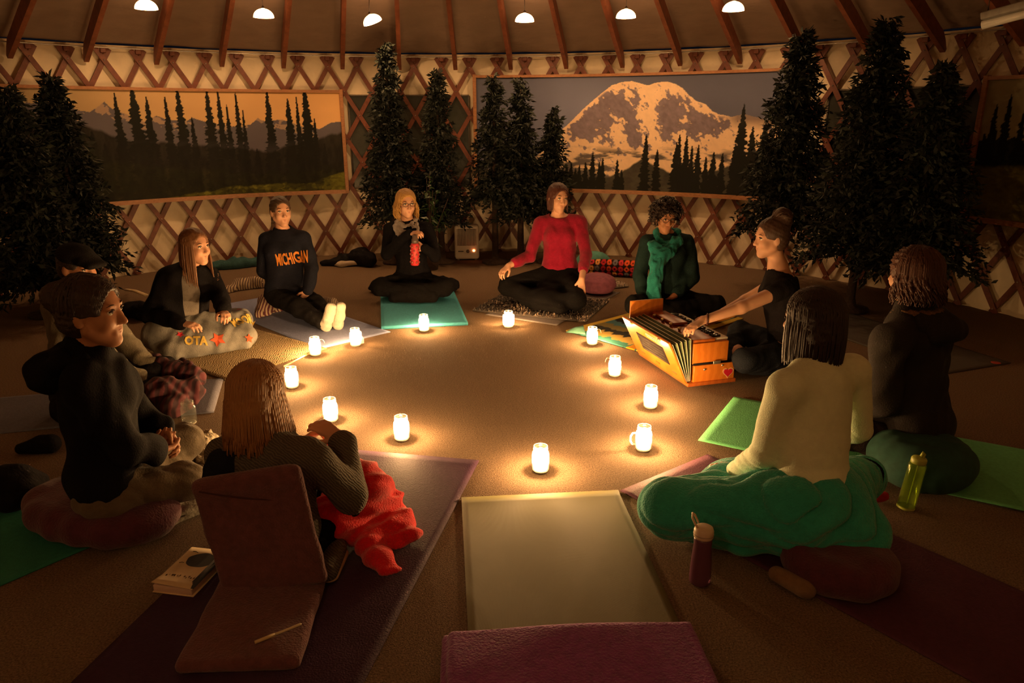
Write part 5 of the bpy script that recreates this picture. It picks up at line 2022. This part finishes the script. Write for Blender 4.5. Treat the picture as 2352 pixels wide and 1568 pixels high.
soft('scarf', pr, sc, p.root, vox=.007, disp=folds(8, .004, .035))
glasses(p, p.root, mat('dark_glasses', (.015, .012, .012), .3, var=0))
# her bottle
b0, b1 = PY(953, 609, 6.34), PY(953, 540, 6.34)
rb = empty('red_bottle', b0, 'red patterned drinking bottle held by the blonde woman', 'bottle')
H = np.linalg.norm(b1 - b0)
Mb = frame(A3(0, 1, 0), b1 - b0)
MB().lathe(b0, [(.030, 0), (.037, .006), (.037, H * .68), (.031, H * .74)], 24, Mb).build('red_sleeve', mat('red_silicone', (.52, .030, .035), .5), rb)
MB().lathe(b0, [(.030, H * .70), (.031, H * .86), (.024, H * .9), (.024, H * 1.0), (.018, H * 1.01)], 20, Mb).build('bottle_neck', mat('smoky_neck', (.10, .07, .06), .25, var=0), rb)
for i in range(5):
    for j in range(6):
        a = j / 6 * 6.283 + (i % 2) * .5
        q = b0 + Mb @ A3(.0375 * math.cos(a), .0375 * math.sin(a), .03 + i * .034)
        MB().ball(q, (.008, .008, .011), 6).build('sleeve_window', mat('window_dull_red', (.30, .08, .06), .2, var=0), rb)  # sleeve windows in a duller red

# ---- woman in the lettered sweatshirt, legs stretched out
p = Person('mich', 'woman in a navy sweatshirt with orange letters, legs stretched out', PEOPLE_J['mich'], (.55, -.83, -.02), 'light')
p.hand('R', A3(.75, -.3, -.55), (.2, .5, -.8), curl=.9)
p.hand('L', A3(-.45, -.35, -.8), (-.4, .7, -.3), curl=.9)
p.body()
navy = cloth('navy_fleece', (.011, .012, .020))
sh = p.top(navy, 'sweatshirt', (1, 1), off=.016, seed=7, amp=.005, lam=.11, hem=-.05)
p.trousers(cloth('charcoal_cotton', (.009, .008, .008)), seed=8, to=.95, lap=False)
# socks: soles towards us
for k, (hx, hy, tx, ty) in (('R', (749, 752, 761, 704)), ('L', (776, 748, 783, 702))):
    a = p.J['a' + k]
    heel, toe = PY(hx, hy, a[1] - .035), PY(tx, ty, a[1] - .055)
    wv = nz(np.cross(toe - heel, A3(0, 1, 0)))
    pr = [cone(a + (p.J['k' + k] - a) * .25, a, .045, .042, .03), cone(a, heel + A3(0, .03, .01), .040, .036, .03), cone(heel + A3(0, .01, 0), heel + (toe - heel) * .45, .036, .033, .02, wv, 1.05), cone(heel + (toe - heel) * .45, toe, .033, .030, .02, wv, 1.30)]
    soft('white_sock', pr, cloth('white_sock_knit', (.42, .38, .31)), p.root, vox=.0065, disp=folds(9, .0015, .03))
hm = hairm('brown_hair', (.085, .045, .022))
p.cap_hair(hm, seed=9, grow=.007, extra=[ell(p.P(-.02, -.115, .0), A3(.03, .03, .035), p.M, .02), cone(p.P(.035, -.095, -.04), p.P(.075, -.03, -.15), .018, .008, .02)])
fd = A3(.05, 1, -.05)
org = (p.J['sR'] + p.J['sL']) / 2 * .0 + PY(664, 597, 5.85)
decal('lettering', sh, 'MICHIGAN', org, nz(A3(1, .0, .10)), nz(A3(-.08, 0, 1)), nz(fd), mat('orange_print', (.62, .21, .02), .7, var=.1), p.root, size=.098, bold=.003, stretch=(.52, 1.35))

# ---- long-haired woman in the black cardigan
p = Person('long', 'woman with long brown hair in a black cardigan, looking sideways', PEOPLE_J['long'], (.90, -.43, -.02), 'light')
p.hand('L', A3(.3, -.5, -.1), (.0, -.3, -1), curl=.9, spread=.2)
p.hand('R', A3(1, -.2, -.1), (.1, .2, -1), curl=.6)
p.body()
p.top(cloth('grey_tee', (.16, .14, .12)), 'grey_shirt', (.2, .2), seed=10, off=.009)
p.top(cloth('black_wool', (.0048, .0042, .005)), 'cardigan', (1, 1), off=.020, seed=11, amp=.006, lam=.1, hem=-.06, extra=[cone(p.J['sR'], p.J['pel'] - p.right * -.12, .06, .11, .06)],
      cuts=[ell(p.at(.55, .16, .02), A3(.062, .12, .26), p.MT)])
p.trousers(cloth('black_cotton', (.0038, .0033, .0033)), seed=12)
hm = hairm('light_brown_hair', (.24, .105, .042))
p.cap_hair(hm, seed=11, grow=.012)
p.locks(hm, 270, .27, (50, 310), 12, rad=.0058, flare=.03, inward=.02, part=.0)
# patched blanket over her legs
J = p.J
pr = [cone(J['kR'] + A3(-.06, -.03, .0), J['kL'] + A3(.02, -.02, .0), .115, .10, .08), cone(PZ(400, 800, .08), PZ(560, 770, .08), .10, .085, .08), cone(J['aR'], J['aL'], .08, .08, .06), ell(PZ(545, 735, .13), (.11, .11, .09), None, .06),
      cone(PZ(385, 815, .04), PZ(560, 790, .04), .05, .05, .05)]
bl = soft('patched_blanket', pr, cloth('grey_plush', (.17, .165, .15), var=.45, vscale=9), vox=.009, disp=folds(13, .007, .13), floor=.012)
tag(bl, 'grey plush blanket with yellow letters and red stars over the lap', 'blanket')
vd = lambda px, py: nz(ray(px, py))
exd, eyd = nz(A3(.9, .35, .12)), nz(A3(-.25, -.1, 1))
yel = mat('yellow_applique', (.52, .36, .07), .9)
redp = mat('red_applique', (.50, .015, .03), .9)
orp = mat('orange_applique', (.52, .085, .03), .9)


def patch(nm, what, px, py, m, size, rot=0.0, stretch=(1, 1)):
    c, nrm = hit_at(bl, px, py)
    if c is None:
        return
    d = -nz(nrm - .35 * vd(px, py))
    ex = nz(np.cross(vd(px, py), UP))
    ex = nz(ex - d * np.dot(ex, d))
    ey = np.cross(ex, d)
    ex, ey = ex * math.cos(rot) + ey * math.sin(rot), ey * math.cos(rot) - ex * math.sin(rot)
    decal(nm, bl, what, c, ex, ey, d, m, bl, size=size, bold=.004, stretch=stretch, lift=.006)


patch('yellow_letters', 'MOOR', 556, 738, yel, .095, .5, (.60, 1.0))
patch('yellow_letters', 'OTA', 450, 783, yel, .085, -.1, (.8, 1.0))
patch('red_star', star_poly(.030, .4), 547, 712, redp, 1)
patch('red_star', star_poly(.026, .9), 414, 769, redp, 1)
patch('orange_star', star_poly(.055, .7), 500, 780, orp, 1)
patch('orange_star', star_poly(.035, .2), 572, 777, orp, 1)

# ---- curly-haired woman with the green scarf
p = Person('curly', 'curly-haired woman in dark cardigan and long green scarf', PEOPLE_J['curly'], (.16, -.93, -.30), 'tan')
p.hand('R', A3(.45, -.6, -.5), (.2, .5, -.8), curl=.7)
p.hand('L', A3(-.6, -.6, -.4), (-.2, .5, -.8), curl=.7)
p.body()
p.top(cloth('dark_teal_knit', (.012, .028, .028)), 'cardigan', (.84, .84), off=.016, seed=14, amp=.005, lam=.1, hem=-.06)
p.trousers(cloth('black_cotton', (.0038, .0033, .0033)), seed=15)
hm = hairm('black_curls', (.030, .016, .010))
p.cap_hair(hm, seed=14, grow=.020, hairline=.066, amp=.008)
r = np.random.default_rng(4)
mb = MB()
for i in range(230):
    th, ph = r.uniform(0, 6.283), math.acos(r.uniform(-.55, 1))
    o3 = A3(math.sin(ph) * math.cos(th), math.sin(ph) * math.sin(th), math.cos(ph))
    if o3[1] > .50 and o3[2] < .42:
        continue
    c0 = p.P(o3[0] * .082, -.016 + o3[1] * .100, .030 + o3[2] * .092)
    wo = p.M @ o3
    t1 = nz(np.cross(wo, r.normal(size=3)))
    t2 = np.cross(wo, t1)
    L = r.uniform(.035, .065)
    mb.tube([c0 + wo * L * t + (t1 * math.cos(t * 11) + t2 * math.sin(t * 11)) * .011 + A3(0, 0, -.03) * t * t for t in np.linspace(0, 1, 9)], [.006] * 7 + [.005, .003], 5)
mb.build('curls', hm, p.root)
glasses(p, p.root, mat('dark_glasses', (.015, .012, .012), .3, var=0))
gs = cloth('green_scarf', (.016, .20, .18), vscale=25)
nk = p.J['nk']
pr = []
for i in range(14):
    a0, a1 = i / 14 * 6.283, (i + 1) / 14 * 6.283
    q = lambda a: nk + A3(math.cos(a) * .085, math.sin(a) * .082, .030 - .085 * max(0, -math.sin(a)))
    pr.append(cone(q(a0), q(a1), .027, .027, .02))
x0 = p.at(.78, .13, .045)
lay_ = [PY(1512, 590, 5.74), PY(1505, 640, 5.70), PY(1500, 695, 5.66)]
pr += chain([PY(1500, 560, 5.80), *lay_], [.030, .030, .032, .038], .03, A3(1, 0, 0), 1.6)
pr += chain([PY(1556, 552, 5.82), PY(1532, 580, 5.76), PY(1512, 600, 5.73)], [.034, .036, .034], .03, A3(1, 0, -.5), 1.4)
pr += [ell(PY(1503, 606, 5.71), (.042, .035, .035), None, .03)]
soft('scarf', pr, gs, p.root, vox=.008, disp=folds(16, .005, .035, (1, 1, .22)))

# ---- harmonium player, in profile, reaching over the bellows
p = Person('player', 'woman with a high hair bun reaching over the harmonium', PEOPLE_J['player'], (-.985, -.12, -.10), 'light', hup=(.05, 0, 1))
p.hand('L', PY(1560, 768, 4.12) - p.J['wL'], (.1, .1, -1), curl=.45, spread=.1)
p.hand('R', A3(-1, .05, -.1), (0, 0, -1), curl=.6)
p.J['aL'] = PZ(1770, 835, .08)
p.body()
p.top(cloth('black_jersey', (.010, .008, .009)), 'black_top', (.16, .16), off=.008, seed=17, amp=.003, hem=.0, neck=.088, cuts=[ell(p.J['nk'] + A3(0, 0, .01) + p.MT[:, 1] * -.05, (.10, .10, .085), p.MT)])
p.trousers(cloth('dark_denim', (.014, .017, .024)), seed=18)
pr = [cone(PZ(1758, 830, .05), PZ(1790, 815, .06), .032, .026, .02)]
soft('bare_sole', pr, p.skin, p.root, vox=.006)
hm = hairm('brown_hair_dark', (.075, .035, .020))
p.cap_hair(hm, seed=17, grow=.009, extra=[ell(p.P(0, -.075, .118), A3(.060, .055, .058), p.M, .03), ell(p.P(0, -.085, .085), A3(.04, .04, .04), p.M, .03)])
mb = MB()
for i in range(40):
    a = i / 40 * 6.283
    cc = p.P(0, -.075, .118)
    rr = r.uniform(.045, .060)
    ti = r.uniform(-.8, .8)
    mb.tube([cc + p.M @ A3(rr * math.cos(t) * math.cos(ti), rr * math.sin(t), rr * math.cos(t) * math.sin(ti) + .01 * math.sin(3 * t)) for t in np.linspace(a, a + 2.2, 8)], [.003, .006, .007, .007, .007, .006, .004, .002], 5)
mb.build('bun_strands', hm, p.root)
MB().tube([p.J['wL'] + (p.J['eL'] - p.J['wL']) * .12 + .031 * (math.cos(t) * A3(.2, .98, 0) + math.sin(t) * A3(0, 0, 1)) for t in np.linspace(0, 6.283, 18)], .006, 6, caps=False).build('bracelet', mat('dark_bracelet', (.05, .015, .012), .5, var=0), p.root)

# ---- woman in the pale green top, seen from behind
p = Person('mint', 'woman with a dark bob in a pale green top, seen from behind', PEOPLE_J['mint'], (-.62, .78, -.05), 'light')
p.hand('L', A3(-.8, .5, -.1), (.3, .4, -.9), curl=.9)
p.body(vox=.007)
_w = Waves(77, 3, .20)
_fold0 = folds


def folds(seed, amp=.004, lam=.09, aniso=None, _p=p):
    if seed != 20:
        return _fold0(seed, amp, lam, aniso)
    def dsp(X, Y, Z):
        zz = Z - _p.J['pel'][2]
        low = np.clip(1 - zz / .30, 0, 1)
        a = Z * 1.0 + .25 * (X - _p.J['pel'][0]) + .02 * _w(X, Y, Z)
        return low * .006 * (1 - np.abs(np.sin(a * math.pi / .045))) ** 2 - .001 + .0015 * _w(X, Y, Z)
    return dsp


p.top(cloth('pale_green_jersey', (.84, .94, .70), bscale=220, var=.04), 'pale_top', (1, 1), off=.013, seed=20, amp=.0022, lam=.10, hem=-.06, vox=.007, aniso=(.6, .6, 1.5), neck=.070)
folds = _fold0
p.trousers(cloth('black_cotton', (.0038, .0033, .0033)), seed=21)
hm = hairm('dark_bob', (.028, .013, .011), rough=.5)
p.cap_hair(hm, seed=21, grow=.017, extra=[ell(p.P(0, -.035, -.055), A3(.088, .082, .095), p.M, .03)], amp=.002, vox=.006)
p.locks(hm, 460, .165, (45, 315), 22, rad=.0060, flare=.018, inward=.015, avoid=False, grow=.012)
# foot sole showing behind
g = PZ(1815, 1335, .03)
soft('sock_sole', [cone(PZ(1785, 1318, .035), PZ(1850, 1352, .035), .030, .036, .02, A3(0, 0, 1), .9)], cloth('tan_sock', (.22, .14, .075)), p.root, vox=.007, floor=.008)
# green blanket wrapped round her hips and legs
J = p.J
kl, kr = PZ(1525, 1165, .14), J['kR']
pr = [ell(J['pel'] + A3(0, 0, -.06), (.235, .215, .16), p.MT, .06), cone(J['hipL'] + A3(0, -.02, -.01), kl, .15, .088, .08), cone(J['kL'], J['aL'], .10, .09, .06), cone(kl + A3(.03, 0, -.02), PZ(1700, 1180, .08), .08, .10, .07), cone(J['hipR'], kr, .14, .085, .08),
      cone(PZ(1700, 1235, .05), PZ(1500, 1180, .05), .07, .045, .06), ell(PZ(1900, 1235, .08), (.20, .13, .09), None, .06), ell(PZ(1960, 1225, .12), (.13, .11, .10), None, .06), ell(J['pel'] + p.fwd * .28 + A3(0, 0, -.12), (.2, .2, .08), None, .06),
      cone(PZ(1640, 1120, .20), PZ(1830, 1170, .20), .03, .035, .04)]
w1, w2 = Waves(23, 3, .26), Waves(24, 3, .12)
th_ = nz((kl - J['hipL']) * A3(1, 1, 0))
pp_ = A3(-th_[1], th_[0], 0)


def bf(X, Y, Z):
    # long folds running along the thigh and sweeping round the hips
    u = (X - J['pel'][0]) * pp_[0] + (Y - J['pel'][1]) * pp_[1]
    t = (X - J['pel'][0]) * th_[0] + (Y - J['pel'][1]) * th_[1]
    a = .75 * u + .85 * Z + .10 * t + .018 * w1(X, Y, Z)
    f = np.abs(np.sin(a * math.pi / .062))
    g = np.abs(np.sin((a + .35 * t) * math.pi / .105 + 1))
    return .0065 * (1 - f) ** 1.5 * 2 + .0075 * (1 - g) ** 2 * 2 - .005 + .002 * w2(X, Y, Z)


bl2 = soft('green_blanket', pr, cloth('green_fleece', (.030, .38, .29), sheen=.4, bump=.6), vox=.008, disp=bf, floor=.010, cuts=[ell(J['pel'] + A3(0, 0, .17), (.15, .14, .13), p.MT)])
tag(bl2, 'emerald green fleece blanket wrapped round the hips of the pale-topped woman', 'blanket')

# ---- person in the dark hooded coat
p = Person('coat', 'person with reddish hair in a dark hooded coat, turned away', PEOPLE_J['coat'], (-.52, .83, -.05), 'light', build=1.05)
p.hand('L', A3(-.7, .4, -.3), (0, .3, -1), curl=.9)
p.hand('R', A3(-.7, -.3, -.2), (0, -.2, -1), curl=.9)
p.body(vox=.007, face=True)
cm = cloth('dark_coat_nylon', (.014, .010, .009), spec=.4)
p.top(cm, 'coat', (.94, .94), off=.030, seed=24, amp=.007, lam=.12, hem=-.12, vox=.009)
b = p.J['nk'] - p.fwd * .07
soft('hood', [cone(b - p.right * .10 + A3(0, 0, -.02), b + p.right * .10 + A3(0, 0, -.02), .045, .045, .04), ell(b - p.fwd * .05 + A3(0, 0, -.05), (.11, .11, .07), None, .05)], cm, p.root, vox=.009, disp=folds(25, .006, .08))
fur = [p.J['nk'] + A3(0, 0, .005) + .098 * (p.right * math.cos(t) - p.fwd * math.sin(t)) for t in np.linspace(-.4, 3.5, 14)]
soft('fur_collar', chain(fur, [.024] * 14, .02), cloth('tan_fur', (.16, .085, .035), bump=1.0, bscale=60), p.root, vox=.007, disp=folds(26, .005, .02))
p.trousers(cloth('dark_trousers', (.028, .018, .016)), seed=27)
hm = hairm('red_brown_hair', (.085, .026, .012))
p.cap_hair(hm, seed=24, grow=.022, amp=.005, extra=[ell(p.P(0, -.03, -.04), A3(.095, .085, .09), p.M, .03)])
p.locks(hm, 280, .13, (70, 290), 25, rad=.0075, flare=.02, curl=.008, curl_n=1.6, avoid=False, grow=.020)
for k in (0, 1, 2):
    wv = nz(p.J['eL'] - p.J['wL'])
    c0 = p.J['wL'] - wv * (-.02 + .016 * k) * -1
    a1 = nz(np.cross(wv, UP))
    a2 = np.cross(wv, a1)
    MB().tube([c0 + .033 * (math.cos(t) * a1 + math.sin(t) * a2) for t in np.linspace(0, 6.283, 16)], .0035, 5, caps=False).build('bracelet', mat('dark_bracelet', (.05, .015, .012), .5), p.root)

# ---- blonde woman with her back to us in the floor chair
p = Person('near', 'blonde woman in a grey herringbone jumper, back turned, in the floor chair', PEOPLE_J['near'], (.30, .93, -.22), 'light')
p.hand('R', PY(735, 975, 2.54) - p.J['wR'], (-.3, .5, -.6), curl=.55, spread=.12)
p.hand('L', PY(735, 985, 2.60) - p.J['wL'], (.4, -.3, -.6), curl=.7, spread=.1)
p.body(vox=.007)
hb = wavemat('herringbone_knit', (.075, .062, .048), (.135, .115, .085), 42, .95, dist=6, bump=.6, axis='DIAGONAL')
p.top(hb, 'herringbone_jumper', (.96, .96), off=.019, seed=28, amp=.005, lam=.10, hem=-.06, vox=.008)
b = p.J['sL'] + A3(.0, -.03, .0)
soft('navy_hood', [cone(b + A3(-.01, -.01, -.06), p.J['nk'] + A3(-.06, -.04, -.03), .055, .05, .05), ell(b + A3(.03, -.02, -.03), (.085, .06, .08), None, .05)], cloth('navy_fleece', (.011, .012, .020)), p.root, vox=.009, disp=folds(29, .004, .1))
p.trousers(cloth('black_cotton', (.0038, .0033, .0033)), seed=30)
hm = hairm('straight_blonde_hair', (.50, .24, .085), rough=.5)
p.cap_hair(hm, seed=28, grow=.016, extra=[ell(p.P(0, -.035, -.05), A3(.086, .080, .09), p.M, .03)], amp=.002)
p.locks(hm, 560, .205, (40, 320), 29, rad=.0052, flare=.03, inward=.0, avoid=False, grow=.012, part=.0)
# shoe at her side
sh_ = PZ(765, 1300, .03)
so = empty('shoe', sh_ * A3(1, 1, 0), 'dark knit shoe with a pale sole beside the floor chair', 'shoe')
soft('shoe_upper', [cone(PZ(752, 1312, .045), PZ(772, 1258, .05), .038, .040, .03)], hb, so, vox=.007, floor=.022)
soft('shoe_sole', [cone(PZ(757, 1322, .02), PZ(780, 1272, .02), .034, .034, .02, A3(0, 0, 1), .5)], mat('pale_sole', (.62, .46, .28), .7), so, vox=.007, floor=.008)
# red blanket over her knees and spilling to the floor
pr = [cone(PZ(845, 1085, .20), PZ(830, 1160, .14), .035, .06, .05), cone(PZ(835, 1160, .12), PZ(900, 1150, .10), .06, .045, .05), cone(PZ(830, 1200, .07), PZ(925, 1190, .06), .065, .055, .05), cone(PZ(850, 1240, .04), PZ(940, 1225, .04), .055, .035, .05), cone(PZ(860, 1280, .025), PZ(900, 1300, .02), .04, .025, .04),
      cone(PZ(800, 1165, .08), PZ(850, 1250, .04), .045, .04, .05), cone(PY(740, 1035, 2.52), PZ(845, 1090, .2), .03, .035, .04),
      cone(p.J['kR'], p.J['kR'] + (p.J['hipR'] - p.J['kR']) * .5, .086, .095, .05), cone(p.J['kR'] + A3(.02, 0, 0), PZ(885, 1165, .06), .085, .05, .05), cone(PZ(845, 1255, .03), PZ(880, 1315, .018), .045, .018, .04)]
bl3 = soft('red_blanket', pr, cloth('red_fleece', (.85, .008, .014), sheen=.4, bump=.7), vox=.0075, disp=folds(31, .011, .11), floor=.010)
tag(bl3, 'bright red fleece blanket crumpled beside the blonde woman', 'blanket')

# ---- woman in the black hoodie, profile
p = Person('hoodie', 'woman with hair pinned up in a black hoodie, seen in profile', PEOPLE_J['hoodie'], (.98, .03, -.05), 'tan', hs=1.08)
p.hand('R', PY(384, 965, 2.95) - p.J['wR'], (-.2, .8, .1), curl=.8)
p.hand('L', A3(.5, -.3, -.5), (-.3, -.6, -.2), curl=.7)
p.body(vox=.0055)
hd_ = cloth('black_hoodie_fleece', (.007, .0065, .008))
p.top(hd_, 'hoodie', (.90, .90), off=.026, seed=32, amp=.006, lam=.13, hem=.02, vox=.009)
b = p.J['nk'] - p.fwd * .07
soft('hood', [cone(b - p.right * .09, b + p.right * .09, .04, .04, .04), ell(b - p.fwd * .06 + A3(0, 0, -.06), (.10, .10, .08), None, .05), cone(p.J['nk'] + p.right * .10, p.J['nk'] + p.fwd * .06 + p.right * .05 + A3(0, 0, -.04), .03, .02, .03)], hd_, p.root, vox=.009, disp=folds(33, .005, .09))
p.trousers(cloth('tan_trousers', (.15, .118, .075)), seed=34, amp=.006)
hm = hairm('dark_pinned_hair', (.040, .020, .013))
p.cap_hair(hm, seed=32, grow=.012, extra=[ell(p.P(0, -.115, .045), A3(.055, .045, .05), p.M, .03)], amp=.003)
p.locks(hm, 60, .02, (75, 285), 33, rad=.008, avoid=False, grow=.010, nseg=4)

# ---- man in the black cap behind her
p = Person('cap', 'person in a black cap and olive jumper, mostly hidden behind the hoodie woman', PEOPLE_J['cap'], (.93, -.28, -.20), 'tan')
p.hand('R', A3(.8, .1, -.5), (0, .3, -1), curl=.9)
p.hand('L', A3(.8, -.3, -.5), (0, -.2, -1), curl=.8)
p.body(vox=.007)
p.top(cloth('olive_wool', (.13, .11, .075)), 'olive_jumper', (.96, .96), off=.020, seed=35, amp=.006, lam=.09)
p.trousers(blackc, seed=36)
hm = hairm('short_dark_hair', (.03, .017, .011))
p.cap_hair(hm, seed=35, grow=.006)
capm = cloth('black_cap_cloth', (.012, .011, .011))
soft('cap', [ell(p.P(0, -.010, .062), A3(.088, .104, .066), p.M, .02), cone(p.P(-.05, .075, .052), p.P(.05, .075, .052), .012, None, .03), cone(p.P(-.045, .125, .036), p.P(.045, .125, .036), .008, None, .04), cone(p.P(0, .08, .050), p.P(0, .13, .036), .010, None, .04, p.M[:, 0], 4)],
     capm, p.root, vox=.006, cuts=[('plane', p.P(0, 0, .028), -p.M[:, 2])])
# maroon plaid blanket over his lap
pr = [cone(PZ(345, 850, .14), PZ(440, 865, .12), .10, .07, .06), cone(PZ(370, 905, .10), PZ(440, 900, .08), .10, .07, .06), cone(PZ(390, 940, .05), PZ(420, 930, .05), .06, .05, .05), cone(PZ(420, 850, .10), PZ(455, 875, .07), .07, .04, .05)]
tag(soft('plaid_blanket', pr, wavemat('maroon_plaid', (.022, .005, .009), (.070, .012, .018), 9, .95, dist=4, bump=.5), vox=.009, disp=folds(37, .009, .09), floor=.010),
    'dark maroon plaid blanket heaped over the lap of the capped person', 'blanket')
